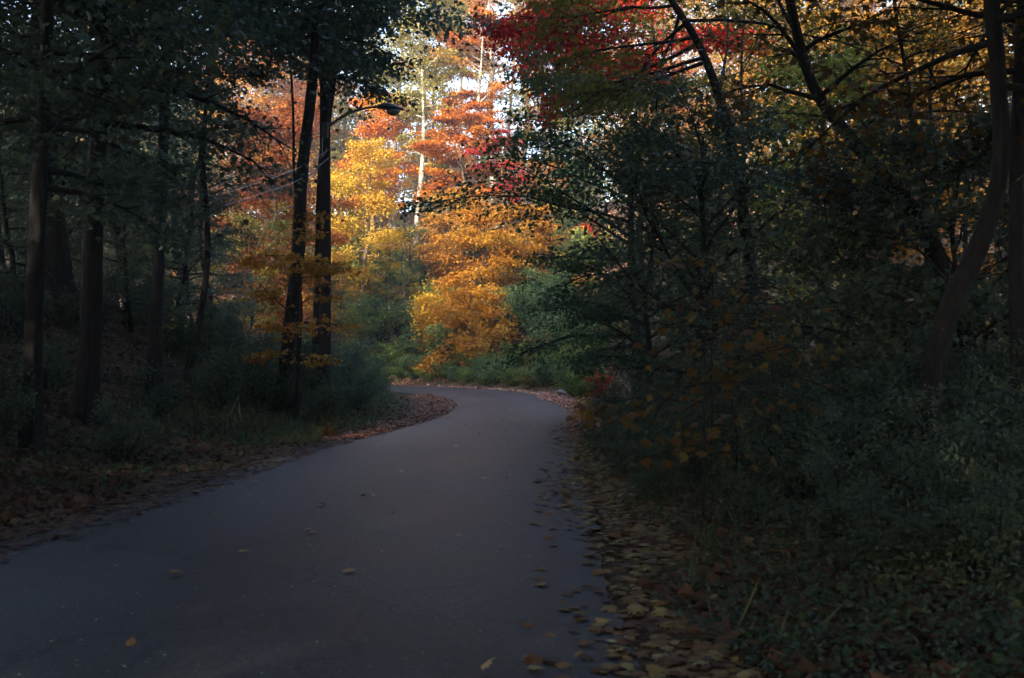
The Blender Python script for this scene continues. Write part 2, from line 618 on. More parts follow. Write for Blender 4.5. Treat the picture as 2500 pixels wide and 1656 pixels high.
def height(x, y):
    x = np.atleast_1d(np.asarray(x, float)); y = np.atleast_1d(np.asarray(y, float))
    D, S = road_dist(x, y)
    d = np.maximum(D - .7, 0)
    near = .07 * d + .22 * np.maximum(d - 18, 0)
    near = 15 * np.tanh(near / 15)
    far = np.where(d < 2, .18 * d * d, .72 + .62 * (d - 2))
    far = 21 * np.tanh(far / 21)
    k = sstep(40, 66, y + .25 * np.maximum(x, 0))
    outer = near * (1 - k) + far * k
    w = 1 - .62 * sstep(26, 42, y)
    inner = 4.6 * sstep(0, 13, d) * w + .05 * np.maximum(d - 13, 0)
    h = np.where(S > 0, outer, inner)
    nz = (.5 * np.sin(x * .31 + 1.3) * np.sin(y * .27 + .4) + .3 * np.sin(x * .83 + y * .6) + .2 * np.sin(x * 1.9 - y * 1.4 + 2))
    h = h + nz * .28 * np.clip(d / 4, 0, 1) * (1 + np.clip(h / 8, 0, 1.5))
    h = h - .02 * np.clip(1 - d, 0, 1)
    r = np.hypot(x, y)
    return h * (1 - .9 * sstep(260, 700, r))


def gz(x, y):
    return float(height([x], [y])[0])


def build_ground():
    def axis(lo, hi, fine_lo, fine_hi, st):
        a = list(np.arange(fine_lo, fine_hi, st))
        v, s = fine_hi, st
        while v < hi:
            a.append(v); s *= 1.12; v += s
        a.append(hi)
        v, s = fine_lo - st, st
        while v > lo:
            a.append(v); s *= 1.12; v -= s
        a.append(lo)
        return np.array(sorted(a))
    xs = axis(-3000, 3000, -20, 22, .38)
    ys = axis(-3000, 4000, 2, 100, .45)
    Xg, Yg = np.meshgrid(xs, ys)
    Z = height(Xg.ravel(), Yg.ravel())
    V = np.column_stack([Xg.ravel(), Yg.ravel(), Z])
    nx, ny = len(xs), len(ys)
    i = np.arange(ny - 1)[:, None] * nx; j = np.arange(nx - 1)[None, :]
    q = np.stack([i + j, i + j + 1, i + nx + j + 1, i + nx + j], -1).reshape(-1, 4)
    m, n, out = nmat('leaf_littered_soil')
    tc = n.nodes.new('ShaderNodeTexCoord')
    vo = n.nodes.new('ShaderNodeTexVoronoi'); vo.inputs['Scale'].default_value = 9
    n.links.new(tc.outputs['Object'], vo.inputs[0])
    no = n.nodes.new('ShaderNodeTexNoise'); no.inputs['Scale'].default_value = 1.2; no.inputs['Detail'].default_value = 9
    no.inputs['Roughness'].default_value = .7
    n.links.new(tc.outputs['Object'], no.inputs[0])
    sx = n.nodes.new('ShaderNodeSeparateColor'); n.links.new(vo.outputs['Color'], sx.inputs[0])
    cr = ramp(n, [(.035, .022, .014), (.075, .042, .026), (.13, .07, .042), (.17, .11, .06)], sx.outputs[0])
    cr2 = ramp(n, [(.025, .03, .014), (.06, .05, .03)], no.outputs[0])
    mx = n.nodes.new('ShaderNodeMix'); mx.data_type = 'RGBA'
    mr = n.nodes.new('ShaderNodeMapRange'); mr.inputs[1].default_value = .42; mr.inputs[2].default_value = .62
    n.links.new(no.outputs[0], mr.inputs[0]); n.links.new(mr.outputs[0], mx.inputs[0])
    n.links.new(cr.outputs[0], mx.inputs[6]); n.links.new(cr2.outputs[0], mx.inputs[7])
    p = n.nodes.new('ShaderNodeBsdfPrincipled'); p.inputs['Roughness'].default_value = .95
    p.inputs['Specular IOR Level'].default_value = .1
    n.links.new(mx.outputs[2], p.inputs['Base Color'])
    b = n.nodes.new('ShaderNodeBump'); b.inputs['Distance'].default_value = .06; b.inputs['Strength'].default_value = .7
    n.links.new(vo.outputs['Distance'], b.inputs['Height']); n.links.new(b.outputs[0], p.inputs['Normal'])
    n.links.new(p.outputs[0], out.inputs[0])
    me = mk_mesh('ground', V, [q], m, smooth=True)
    props(link_mesh('ground', me), kind='structure')


def build_road():
    K = 11
    u = np.linspace(0, 1, K)
    # wavy broken asphalt edge
    g = np.random.default_rng(5)
    wl = np.convolve(g.normal(size=NR), np.ones(5) / 5, 'same') * .07
    wr = np.convolve(g.normal(size=NR), np.ones(5) / 5, 'same') * .07
    dirv = (Rm - Lp) / (np.linalg.norm(Rm - Lp, axis=1)[:, None])
    A = Lp + dirv * wl[:, None]; B = Rm + dirv * wr[:, None]
    P = A[:, None, :] * (1 - u)[None, :, None] + B[:, None, :] * u[None, :, None]
    z = .012 + .05 * (1 - (2 * u - 1) ** 2)
    V = np.concatenate([P, np.broadcast_to(z[None, :, None], (NR, K, 1))], axis=2).reshape(-1, 3)
    i = np.arange(NR - 1)[:, None] * K; j = np.arange(K - 1)[None, :]
    q = np.stack([i + j, i + j + 1, i + K + j + 1, i + K + j], -1).reshape(-1, 4)
    me = mk_mesh('road', V, [q], None, smooth=True)
    uv = me.uv_layers.new(name='UVMap')
    U = np.tile(u, NR); Sv = np.repeat(ss, K)
    li = q.reshape(-1)
    uv.data.foreach_set('uv', np.column_stack([U[li], Sv[li]]).astype(np.float32).reshape(-1))
    m, n, out = nmat('worn_asphalt')
    N = n.nodes.new; Lk = n.links.new
    tc = N('ShaderNodeTexCoord')
    fine = N('ShaderNodeTexNoise'); fine.inputs['Scale'].default_value = 38; fine.inputs['Detail'].default_value = 10
    fine.inputs['Roughness'].default_value = .85
    Lk(tc.outputs['Object'], fine.inputs[0])
    big = N('ShaderNodeTexNoise'); big.inputs['Scale'].default_value = .55; big.inputs['Detail'].default_value = 6
    Lk(tc.outputs['Object'], big.inputs[0])
    cr = ramp(n, [(.009, .009, .011), (.027, .027, .031), (.060, .059, .068), (.19, .185, .20)], fine.outputs[0])
    for e_, p_ in zip(cr.color_ramp.elements, (.30, .45, .56, .72)): e_.position = p_
    # wheel tracks, read from the road's own width coordinate
    sep = N('ShaderNodeSeparateXYZ'); Lk(tc.outputs['UV'], sep.inputs[0])
    wv = N('ShaderNodeMath'); wv.operation = 'MULTIPLY'; wv.inputs[1].default_value = 4 * PI
    Lk(sep.outputs[0], wv.inputs[0])
    cs = N('ShaderNodeMath'); cs.operation = 'COSINE'; Lk(wv.outputs[0], cs.inputs[0])
    ad = N('ShaderNodeMath'); ad.operation = 'MULTIPLY_ADD'; ad.inputs[1].default_value = -.16; ad.inputs[2].default_value = .98
    Lk(cs.outputs[0], ad.inputs[0])
    bm = N('ShaderNodeMapRange'); bm.inputs[1].default_value = .3; bm.inputs[2].default_value = .7
    bm.inputs[3].default_value = .6; bm.inputs[4].default_value = 1.45
    Lk(big.outputs[0], bm.inputs[0])
    ml = N('ShaderNodeMath'); ml.operation = 'MULTIPLY'; Lk(ad.outputs[0], ml.inputs[0]); Lk(bm.outputs[0], ml.inputs[1])
    # cracks
    dist = N('ShaderNodeTexNoise'); dist.inputs['Scale'].default_value = 1.1; dist.inputs['Detail'].default_value = 5
    Lk(tc.outputs['Object'], dist.inputs[0])
    vm = N('ShaderNodeVectorMath'); vm.operation = 'MULTIPLY_ADD'; vm.inputs[1].default_value = (1.6, 1.6, 0)
    Lk(dist.outputs['Color'], vm.inputs[0]); Lk(tc.outputs['Object'], vm.inputs[2])
    vo = N('ShaderNodeTexVoronoi'); vo.feature = 'DISTANCE_TO_EDGE'; vo.inputs['Scale'].default_value = .42
    Lk(vm.outputs[0], vo.inputs[0])
    ck = N('ShaderNodeMapRange'); ck.inputs[1].default_value = .004; ck.inputs[2].default_value = .012
    ck.inputs[3].default_value = .62; ck.inputs[4].default_value = 1.0
    Lk(vo.outputs['Distance'], ck.inputs[0])
    m2 = N('ShaderNodeMath'); m2.operation = 'MULTIPLY'; Lk(ml.outputs[0], m2.inputs[0]); Lk(ck.outputs[0], m2.inputs[1])
    mc = N('ShaderNodeVectorMath'); mc.operation = 'SCALE'; Lk(cr.outputs[0], mc.inputs[0]); Lk(m2.outputs[0], mc.inputs['Scale'])
    p = N('ShaderNodeBsdfPrincipled'); Lk(mc.outputs[0], p.inputs['Base Color'])
    rr = N('ShaderNodeMapRange'); rr.inputs[3].default_value = .36; rr.inputs[4].default_value = .56
    Lk(big.outputs[0], rr.inputs[0]); Lk(rr.outputs[0], p.inputs['Roughness'])
    p.inputs['Specular IOR Level'].default_value = .22
    b = N('ShaderNodeBump'); b.inputs['Strength'].default_value = .6; b.inputs['Distance'].default_value = .012
    Lk(fine.outputs[0], b.inputs['Height']); Lk(b.outputs[0], p.inputs['Normal'])
    Lk(p.outputs[0], out.inputs[0])
    me.materials.append(m)
    props(link_mesh('road', me), kind='structure')


build_ground()
build_road()


# ------------------------------------------------------------------ hero trees, placed where they stand
def hero(name, label, cat, px, Z, H, Rr, leaf, bark, seed, N, ls, tm='quad', r0=None, path=None, bf=.3, nl=18, off=0.0, group=None, **kw):
    x = X_at(px, Z)
    if path is not None:
        pw = [W(a, b, c) for a, b, c in path]
        x, y = pw[0][0], pw[0][1]
        z0 = gz(x, y)
        base = np.array([x, y, z0 - .1])
        loc = [p - base for p in pw]
        loc[0] = np.array([0, 0, 0.0])
        H = loc[-1][2]
        pth = loc
    else:
        y = Z
        z0 = gz(x, y)
        base = np.array([x, y, z0 - .1 + off])
        pth = None
    if r0 is None: r0 = .012 * H + .03
    ms = grow(seed, H, Rr, r0, bf, nl, N, ls, tm, LM[leaf] if leaf else None, BK[bark], path=pth, **kw)
    return put(name, ms, base, label, cat, group)


SIDE_L, SIDE_R = PI, 0.0
TOWARD = -PI / 2
T = 'tree'

# --- far slope, the sunlit heart of the picture
hero('maple_tree', 'tall bright orange maple crown catching full sun above the road bend', T, 1170, 82, 19, 4.2, 'orange', 'pale', 11, 18000, 0.184, 'wide',
     r0=.30, path=[(1150, 560, 82), (1150, 480, 82), (1158, 350, 82), (1172, 200, 82), (1180, 60, 82)], bf=.30, nl=26, bias=PI, bias_p=.5, flat=.22, up=(.05, .7), spread=.8)
hero('maple_tree', 'glowing orange and yellow maple just left of the pale straight trunk', T, 1125, 78, 16.0, 3.6, 'orange', 'brown', 12, 22000, 0.175, 'wide', bf=.35, nl=24, flat=.2, up=(.0, .6), spread=.8, off=0)
hero('maple_tree', 'golden maple filling the middle of the far slope beneath the orange crown', T, 1100, 75, 8.6, 3.6, 'ochre', 'brown', 13, 22000, 0.161, 'wide', bf=.1, nl=26, flat=.42, up=(-.1, .9), spread=1.05)
hero('maple_tree', 'broad golden maple on the slope right of the bend, thin dark forked stems', T, 1175, 69, 8.2, 3.5, 'gold', 'dark', 14, 22000, 0.149, 'wide', bf=.06, nl=28, flat=.42, up=(-.25, .9), spread=1.05)
hero('maple_tree', 'low golden maple leaning over the far leafy verge of the bend', T, 1150, 64.5, 4.6, 3.0, 'gold', 'dark', 15, 15000, 0.138, 'wide', bf=.04, nl=26, flat=.5, up=(-.3, .8), spread=1.1, tmin=.05)
hero('maple_tree', 'small golden green maple beside the dark tree, right end of the gold row', T, 1285, 69, 7.0, 2.4, 'gold', 'dark', 16, 12000, 0.149, 'wide', bf=.3, nl=16, flat=.42, up=(-.2, .8), spread=1.05)
hero('maple_tree', 'tiny bright yellow maple low on the far bank left of the gold trees', T, 1052, 67.5, 4.1, 1.2, 'yellow', 'dark', 17, 4200, 0.14, 'wide', bf=.2, nl=16, flat=.7, spread=1.2)
hero('maple_tree', 'yellow maple between the lamp and the green thicket on the slope', T, 880, 76, 14.5, 3.6, 'yellow', 'brown', 18, 19000, 0.161, 'wide', bf=.12, nl=30, flat=.6, up=(-.2, .9), spread=1.1)
hero('maple_tree', 'orange topped maple behind the yellow tree below the street lamp', T, 905, 84, 15.0, 4.0, 'orange', 'brown', 19, 18000, 0.172, 'wide', bf=.35, nl=20, flat=.42, up=(-.2, .8), spread=1.05)
hero('maple_tree', 'deep red maple spray right of the pale trunk at mid height', T, 1232, 76, 11.8, 2.6, 'red', 'brown', 20, 4500, 0.17, 'wide', bf=.55, nl=12, flat=.2, up=(-.1, .4), spread=.8)
hero('tulip_tree', 'tall tree with a straight pale bare trunk behind the orange maple', T, 1215, 92, 30, 5.5, 'ochre', 'pale', 21, 7200, 0.196, 'wide', r0=.42, bf=.5, nl=26, bare=.3, up=(.3, 1.0))
hero('tulip_tree', 'pale sunlit trunk with sparse gold leaves under the sky gap', T, 1290, 98, 31, 6.5, 'gold', 'pale', 22, 7200, 0.196, 'wide', r0=.38, bf=.45, nl=26, bare=.35, up=(.2, 1.0))
hero('sycamore_tree', 'blotchy white barked tree just right of the street lamp head', T, 1014, 80, 24, 3.8, 'lime', 'pale', 23, 9000, 0.172, 'wide', r0=.27, bf=.42, nl=24, up=(.1, .9))
hero('oak_tree', 'slim dark trunked tree between the white bark and the orange maple', T, 1048, 84, 24, 4.5, 'olive', 'dark', 24, 15000, 0.172, 'wide', r0=.2, bf=.5, nl=22)
hero('maple_tree', 'pink orange maple top against the sky left of the gap', T, 1105, 96, 27, 6.0, 'orange', 'grey', 25, 19000, 0.196, 'wide', r0=.3, bf=.55, nl=24, flat=.25, up=(.1, .9))
hero('tree', 'yellow green tree top against the sky above the street lamp', T, 960, 98, 27, 6.5, 'lime', 'grey', 26, 20000, 0.196, 'wide', r0=.3, bf=.45, nl=24)
hero('tree', 'thinning yellow tree at the top edge right of the sky gap', T, 1345, 104, 31, 5.5, 'yellow', 'pale', 27, 9600, 0.196, 'wide', r0=.3, bf=.5, nl=22, bare=.2)

hero('oak_tree', 'thin leaved brown tree standing across the bright sky gap', T, 1248, 88, 25, 4.2, 'ochre', 'grey', 28, 8000, .17, 'wide', r0=.2, bf=.4, nl=34, flat=.6, up=(-.1, 1.0), spread=1.2)
hero('oak_tree', 'dark leaved tree just right of the bright sky gap', T, 1325, 84, 23, 3.8, 'olive', 'dark', 29, 12000, .16, 'wide', r0=.2, bf=.4, nl=30, flat=.6, up=(-.1, 1.0), spread=1.2)

# --- left: utility-pole neighbours and background colour
hero('maple_tree', 'rusty red maple filling the gap left of the leaning dark trunk', T, 640, 62, 17.5, 5.2, 'rust', 'brown', 31, 26000, 0.172, 'wide', bf=.2, nl=28, flat=.42, up=(-.1, .9), spread=1.05)
hero('maple_tree', 'burnt orange maple partly hidden by the leaning dark trunk', T, 700, 66, 13.0, 4.0, 'orange', 'brown', 32, 17000, 0.172, 'wide', bf=.2, nl=22, flat=.42, up=(-.1, .9), spread=1.05)
hero('tree', 'olive yellow tree low in the woods left of the leaning trunk', T, 610, 54, 8.5, 4.0, 'olive', 'dark', 33, 10000, .13, 'wide', bf=.12, nl=22, flat=.3)
hero('maple_tree', 'ochre sapling in shade in front of the leaning trunk foot', T, 715, 24, 4.9, 1.7, 'ochre', 'dark', 34, 2200, .11, 'lobe', bf=.3, nl=12, flat=.2, up=(.0, .6))
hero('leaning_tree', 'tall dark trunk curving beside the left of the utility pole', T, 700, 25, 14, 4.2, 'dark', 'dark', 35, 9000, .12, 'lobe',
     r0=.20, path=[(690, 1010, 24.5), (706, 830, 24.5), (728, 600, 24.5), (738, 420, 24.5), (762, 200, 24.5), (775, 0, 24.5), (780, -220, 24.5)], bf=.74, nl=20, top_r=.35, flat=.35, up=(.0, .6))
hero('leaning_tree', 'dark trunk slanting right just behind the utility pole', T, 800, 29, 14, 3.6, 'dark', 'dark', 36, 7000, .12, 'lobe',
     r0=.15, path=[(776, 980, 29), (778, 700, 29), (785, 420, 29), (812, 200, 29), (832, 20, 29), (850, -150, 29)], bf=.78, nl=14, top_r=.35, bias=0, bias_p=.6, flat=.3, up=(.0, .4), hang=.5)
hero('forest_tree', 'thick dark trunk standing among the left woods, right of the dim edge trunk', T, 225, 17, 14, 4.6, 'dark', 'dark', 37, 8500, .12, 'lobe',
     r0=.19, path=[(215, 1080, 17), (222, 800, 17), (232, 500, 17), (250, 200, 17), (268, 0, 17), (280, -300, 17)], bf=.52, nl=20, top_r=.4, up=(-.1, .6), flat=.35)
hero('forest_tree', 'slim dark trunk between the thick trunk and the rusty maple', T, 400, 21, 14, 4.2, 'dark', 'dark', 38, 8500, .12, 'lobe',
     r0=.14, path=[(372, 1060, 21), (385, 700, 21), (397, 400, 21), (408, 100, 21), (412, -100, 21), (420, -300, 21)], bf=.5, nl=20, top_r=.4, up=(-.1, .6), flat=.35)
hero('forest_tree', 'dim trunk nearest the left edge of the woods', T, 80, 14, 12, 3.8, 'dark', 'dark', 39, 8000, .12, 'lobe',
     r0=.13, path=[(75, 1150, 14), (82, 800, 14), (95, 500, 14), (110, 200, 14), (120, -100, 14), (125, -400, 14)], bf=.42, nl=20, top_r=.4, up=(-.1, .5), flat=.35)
hero('forest_tree', 'thin dark tree filling the shade between the two left trunks', T, 320, 30, 15, 5.0, 'dark', 'dark', 40, 12000, .13, 'quad', bf=.15, nl=30, r0=.14)
hero('forest_tree', 'thin dark tree behind the trunk at the left edge', T, 150, 26, 14, 5.0, 'dark', 'dark', 41, 12000, .13, 'quad', bf=.12, nl=30, r0=.14)
hero('forest_tree', 'dark slender tree between the slim trunk and the leaning trunk', T, 505, 33, 16, 3.2, 'green', 'dark', 42, 5000, .13, 'quad', bf=.5, nl=24, r0=.07)

hero('forest_tree', 'slender dark tree beside the slim trunk, high crown spreading towards the utility pole', T, 455, 24, 16, 6.4, 'dark', 'dark', 44, 26000, .13, 'lobe', r0=.08, bf=.56, nl=34, up=(-.1, .8), flat=.35, hang=.5, bias=0, bias_p=.6)
hero('forest_tree', 'dark crown spreading high over the street lamp arm', T, 722, 29.5, 16, 5.2, 'dark', 'dark', 45, 24000, .12, 'lobe', r0=.07, bf=.66, nl=34, up=(-.1, .7), flat=.3, bias=0, bias_p=.5, hang=.5)

# --- right: the dark mass, the red maple overhead, the diagonal trunks
hero('ash_tree', 'big dark green tree overhanging the right side of the bend', T, 1560, 27, 9.3, 5.0, 'green', 'dark', 51, 17000, .14, 'oval', r0=.18, bf=.2, nl=34, bias=PI, bias_p=.35, flat=.35, up=(.08, .8))
hero('ash_tree', 'dark blue green tree nearest the road on the right', T, 1590, 21, 5.6, 2.5, 'bluegreen', 'dark', 52, 7000, .11, 'oval', r0=.09, bf=.2, nl=24, flat=.35)
hero('ash_tree', 'dark thicket tree right of the overhanging dark green tree', T, 1700, 19, 6.2, 3.1, 'dark', 'dark', 53, 10000, .12, 'oval', r0=.15, bf=.1, nl=32, flat=.35)
hero('red_maple', 'crimson maple crown hanging into the top of the picture', T, 1575, 38, 18.4, 5.0, 'red', 'dark', 54, 36000, .15, 'wide', r0=.2, bf=.68, nl=36, flat=.2, up=(-.12, .3), bias=PI, bias_p=.7, spread=.8)
hero('olive_tree', 'leaning tree with olive leaves on long drooping branches before the red maple', T, 1700, 20, 8, 4.0, 'olive', 'dark', 55, 4600, .12, 'oval',
     r0=.13, path=[(1850, 960, 20), (1830, 650, 20), (1780, 330, 20), (1715, 130, 20), (1632, -10, 20), (1560, -110, 20)], bf=.55, nl=15, bias=PI + .2, bias_p=.75, flat=.3, up=(-.35, .1), hang=.9, top_r=.3)
hero('forked_tree', 'heavy forked dark trunk sweeping up by the right edge', T, 2260, 11, 6, 3.2, 'sapling', 'dark', 56, 1500, .12, 'lobe',
     r0=.125, path=[(2245, 1480, 10.5), (2262, 1050, 10.5), (2300, 800, 10.5), (2385, 610, 10.5), (2440, 430, 10.5), (2436, 200, 10.5), (2418, -40, 10.5), (2400, -260, 10.5)], bf=.7, nl=8, top_r=.5, up=(-.1, .5), flat=.35)
hero('forest_tree', 'dark trunk cut by the right edge behind the forked trunk', T, 2490, 12, 6, 3.0, 'sapling', 'dark', 57, 1300, .12, 'lobe',
     r0=.12, path=[(2490, 1300, 12), (2490, 900, 12), (2482, 560, 12), (2490, 250, 12), (2500, -50, 12), (2510, -300, 12)], bf=.6, nl=14, top_r=.5, up=(-.1, .5), flat=.35)
hero('leaning_tree', 'long diagonal dark trunk leaning left from the right hand woods', T, 2200, 15, 6, 2.6, 'sapling', 'dark', 58, 1200, .11, 'lobe',
     r0=.13, path=[(2420, 1100, 15), (2350, 800, 15), (2260, 560, 15), (2165, 440, 15), (2075, 335, 15), (1995, 230, 15), (1950, 100, 15), (1915, -60, 15)], bf=.62, nl=9, top_r=.45, flat=.35)
hero('sapling_tree', 'thin dark sapling crossing the golden woods on the right', T, 2240, 17, 8, 1.7, 'ochre', 'dark', 59, 700, .10, 'lobe',
     r0=.055, path=[(2275, 1000, 17), (2262, 600, 17), (2238, 390, 17), (2215, 200, 17), (2188, 40, 17), (2170, -120, 17)], bf=.35, nl=22, top_r=.4, flat=.25, up=(.0, .5))
hero('oak_tree', 'big brown ridged trunk lit among golden leaves at the right', T, 2100, 34, 16, 4.0, 'gold', 'brown', 60, 4500, .13, 'wide',
     r0=.36, path=[(2150, 980, 34), (2140, 620, 34), (2120, 380, 34), (2095, 200, 34), (2065, 0, 34), (2050, -150, 34)], bf=.6, nl=20, top_r=.6, flat=.25)
hero('vine_clad_tree', 'trunk wrapped in bright lime green vine leaves, right of centre', T, 2010, 24, 9.2, 1.5, 'vine', 'brown', 61, 7000, .12, 'wide', r0=.2, bf=.28, nl=40, flat=.9, up=(-.4, .3), prof=.3)
hero('maple_tree', 'golden orange maple glowing behind the thin dark sapling', T, 2250, 42, 15.5, 6.0, 'gold', 'brown', 62, 16000, .14, 'wide', bf=.15, nl=30, flat=.16, up=(-.05, .5), spread=.9)
hero('maple_tree', 'ochre maple between the vine clad trunk and the golden maple', T, 2120, 47, 17.0, 5.5, 'ochre', 'brown', 63, 14000, .14, 'wide', bf=.2, nl=28, flat=.16, up=(-.05, .5), spread=.9)
hero('maple_tree', 'gold brown maple at the far right behind the forked trunk', T, 2440, 44, 17.0, 5.5, 'ochre', 'brown', 64, 13000, .14, 'wide', bf=.2, nl=28, flat=.2, up=(-.05, .6), spread=.9)
hero('maple_tree', 'small leaved gold tree between the vine clad trunk and the thin sapling', T, 2150, 31, 12.5, 3.0, 'ochre', 'dark', 68, 9000, .12, 'wide', r0=.1, bf=.3, nl=26, flat=.4, up=(-.1, .8))
hero('forest_tree', 'olive brown tree high between the crimson maple and the gold woods', T, 1830, 27, 13.2, 3.6, 'olive', 'dark', 65, 11000, .11, 'quad', r0=.10, bf=.4, nl=28, flat=.4, up=(-.1, .8))
hero('forest_tree', 'olive brown tree high in front of the golden woods', T, 2230, 23, 11.5, 3.2, 'olive', 'dark', 70, 6500, .10, 'quad', r0=.08, bf=.5, nl=26, flat=.4, up=(-.1, .8))
hero('forest_tree', 'olive brown tree between the crimson maple trunk and the diagonal trunk', T, 1740, 31, 15.5, 3.8, 'olive', 'dark', 75, 14000, .12, 'quad', r0=.12, bf=.45, nl=30, flat=.4, up=(-.1, .8))
hero('maple_tree', 'small leaved gold tree close behind the forked trunk', T, 2330, 29, 12.0, 3.2, 'gold', 'dark', 69, 9000, .12, 'wide', r0=.1, bf=.3, nl=26, flat=.3, up=(-.1, .6))
hero('forest_tree', 'dark low crowned tree before the foot of the golden woods', T, 2060, 16, 4.1, 2.6, 'dark', 'dark', 66, 8000, .11, 'lobe', r0=.1, bf=.15, nl=26, flat=.4)
hero('forest_tree', 'bushy dark tree in the deep shade near the right edge', T, 2330, 14, 4.2, 2.6, 'dark', 'dark', 67, 8000, .11, 'lobe', r0=.08, bf=.15, nl=24, flat=.4)

# large-leaved saplings close to the camera on the right
for a in [('ochre leaved maple sapling closest to the road on the right', 1715, 9.4, 2.5, .9, 71, 60),
          ('maple sapling with a few big brown leaves behind the closest one', 1740, 10.8, 2.9, 1.0, 72, 60),
          ('tall near sapling with drooping olive and amber leaves', 1800, 10.2, 2.7, .9, 73, 40),
          ('small sapling with one rust orange leaf spray, farther from the road', 1880, 11.5, 2.6, 1.1, 74, 45)]:
    lb, px, Z, H, Rr, sd, N = a
    hero('maple_sapling', lb, 'sapling', px, Z, H, Rr, 'sapling', 'dark', sd, int(N * 1.6), .12, 'maple', r0=.016, bf=.3, nl=13, flat=.3, up=(-.1, .5), nsub=5, group='large leaved maple saplings', hang=.6)


# ------------------------------------------------------------------ repeated trees: prototypes, then copies
ONES = 'first second third fourth fifth sixth seventh eighth ninth tenth eleventh twelfth thirteenth fourteenth fifteenth sixteenth seventeenth eighteenth nineteenth'.split()
ORD = ['leftmost'] + [o + ' from left' for o in ONES[1:]] + ['twentieth from left'] + ['twenty ' + o + ' from left' for o in ONES[:9]] + ['thirtieth from left']
POOL = {}


def pool_add(key, root):
    POOL.setdefault(key, []).append(root)


def pool_labels():
    for (what, where), lst in POOL.items():
        lst.sort(key=lambda r: r.location.x / max(r.location.y, .1) if r.location.y > 0 else r.location.x)
        for i, r in enumerate(lst):
            if len(lst) == 1:
                r['label'] = f'{what} {where}'
            else:
                r['label'] = f'{what} {where}, {ORD[min(i, len(ORD) - 1)]}'


PROTO = {}


def proto(key, *a, **k):
    if key not in PROTO:
        PROTO[key] = grow(*a, **k)
    return PROTO[key]


def far_tree(kind, x, y, s, rz, what, where, group, sink=0.2):
    leaf, bark, H, Rr, N, ls, bf, sd = KINDS[kind]
    ms = proto(kind, sd, H, Rr, .012 * H + .05, bf, 26, N, ls, 'wide', LM[leaf], BK[bark], flat=.45, up=(-.1, .95), spread=1.05)
    e = put('forest_tree', ms, (x, y, gz(x, y) - sink), None, 'tree', group, rz, s)
    pool_add((what, where), e)
    return e


KINDS = {
    'rust': ('rust', 'brown', 19, 5.0, 9000, .17, .28, 101),
    'gold': ('gold', 'brown', 18, 5.0, 9000, .17, .25, 102),
    'ochre': ('ochre', 'grey', 20, 5.2, 9000, .17, .30, 103),
    'lime': ('lime', 'grey', 21, 5.0, 9000, .17, .28, 104),
    'olive': ('olive', 'brown', 20, 5.2, 10000, .17, .22, 105),
    'green': ('green', 'dark', 18, 5.0, 10000, .17, .20, 106),
    'orange': ('orange', 'grey', 18, 5.0, 9000, .17, .30, 107),
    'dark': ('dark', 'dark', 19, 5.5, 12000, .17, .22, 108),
}
NAMES = {'rust': 'rust red tree', 'gold': 'golden tree', 'ochre': 'ochre brown tree', 'lime': 'yellow green tree', 'olive': 'olive green tree',
         'green': 'dark green tree', 'orange': 'orange tree', 'dark': 'shaded dark tree'}
g = np.random.default_rng(77)
far = [  # kind, px, Z, scale
    ('ochre', 655, 95, 1.25), ('rust', 705, 90, 1.15), ('olive', 745, 101, 1.3), ('orange', 600, 88, 1.1), ('olive', 800, 97, 1.25), ('olive', 865, 106, 1.2), ('rust', 540, 84, 1.15),
    ('ochre', 560, 78, .95), ('olive', 470, 70, .95), ('rust', 380, 74, 1.0), ('olive', 280, 66, 1.0), ('ochre', 180, 74, 1.0), ('olive', 60, 70, 1.0), ('gold', 760, 92, .9),
    ('lime', 830, 104, 1.0), ('lime', 700, 108, 1.1), ('olive', 590, 98, 1.1), ('rust', 480, 100, 1.1), ('olive', 340, 98, 1.15), ('ochre', 200, 100, 1.1), ('green', 80, 96, 1.1),
    ('olive', 1080, 100, .42), ('gold', 1140, 104, .46), ('lime', 1200, 98, .40), ('rust', 1250, 102, .46), ('ochre', 1310, 96, .5), ('olive', 1360, 88, .5), ('green', 1040, 92, .45), ('gold', 985, 90, .5),
    ('ochre', 930, 88, .5), ('green', 870, 92, .55), ('olive', 800, 86, .55), ('orange', 1290, 86, .42), ('gold', 1230, 84, .38), ('orange', 1340, 80, .42), ('ochre', 720, 84, .6), ('rust', 640, 80, .7),
    ('lime', 1150, 118, .6), ('olive', 1240, 120, .6), ('ochre', 1340, 118, .7), ('gold', 1060, 116, .8), ('olive', 780, 122, .95),
    ('olive', 900, 118, .95), ('orange', 1010, 122, .85),
    ('rust', 1420, 96, .85), ('ochre', 1480, 84, .9), ('green', 1400, 80, .62), ('rust', 1540, 100, 1.0), ('gold', 1600, 86, 1.0), ('olive', 1690, 94, 1.15), ('rust', 1640, 74, .8),
    ('gold', 1760, 80, 1.1), ('ochre', 1840, 90, 1.2), ('gold', 1900, 70, 1.1), ('olive', 1990, 84, 1.2), ('ochre', 2060, 72, 1.15), ('gold', 2150, 80, 1.2),
    ('rust', 2210, 66, 1.1), ('gold', 2300, 72, 1.2), ('olive', 2370, 62, 1.15), ('ochre', 2440, 74, 1.2), ('gold', 2530, 64, 1.2), ('olive', 2600, 72, 1.2),
    ('olive', 2280, 98, 1.3), ('ochre', 2080, 104, 1.3), ('olive', 1900, 108, 1.3), ('ochre', 1740, 112, 1.25), ('gold', 2450, 100, 1.3), ('olive', 1580, 116, 1.05),
]
for k, px, Z, s in far:
    x = X_at(px, Z)
    where = 'in the far left woods' if px < 1000 else ('low across the far slope' if s < .65 and px < 1400 else 'on the far slope right of the bend' if px < 1700 else 'deep in the right hand woods')
    far_tree(k, x, Z, s, g.random() * 6.28, NAMES[k], where, 'trees of the far woods')

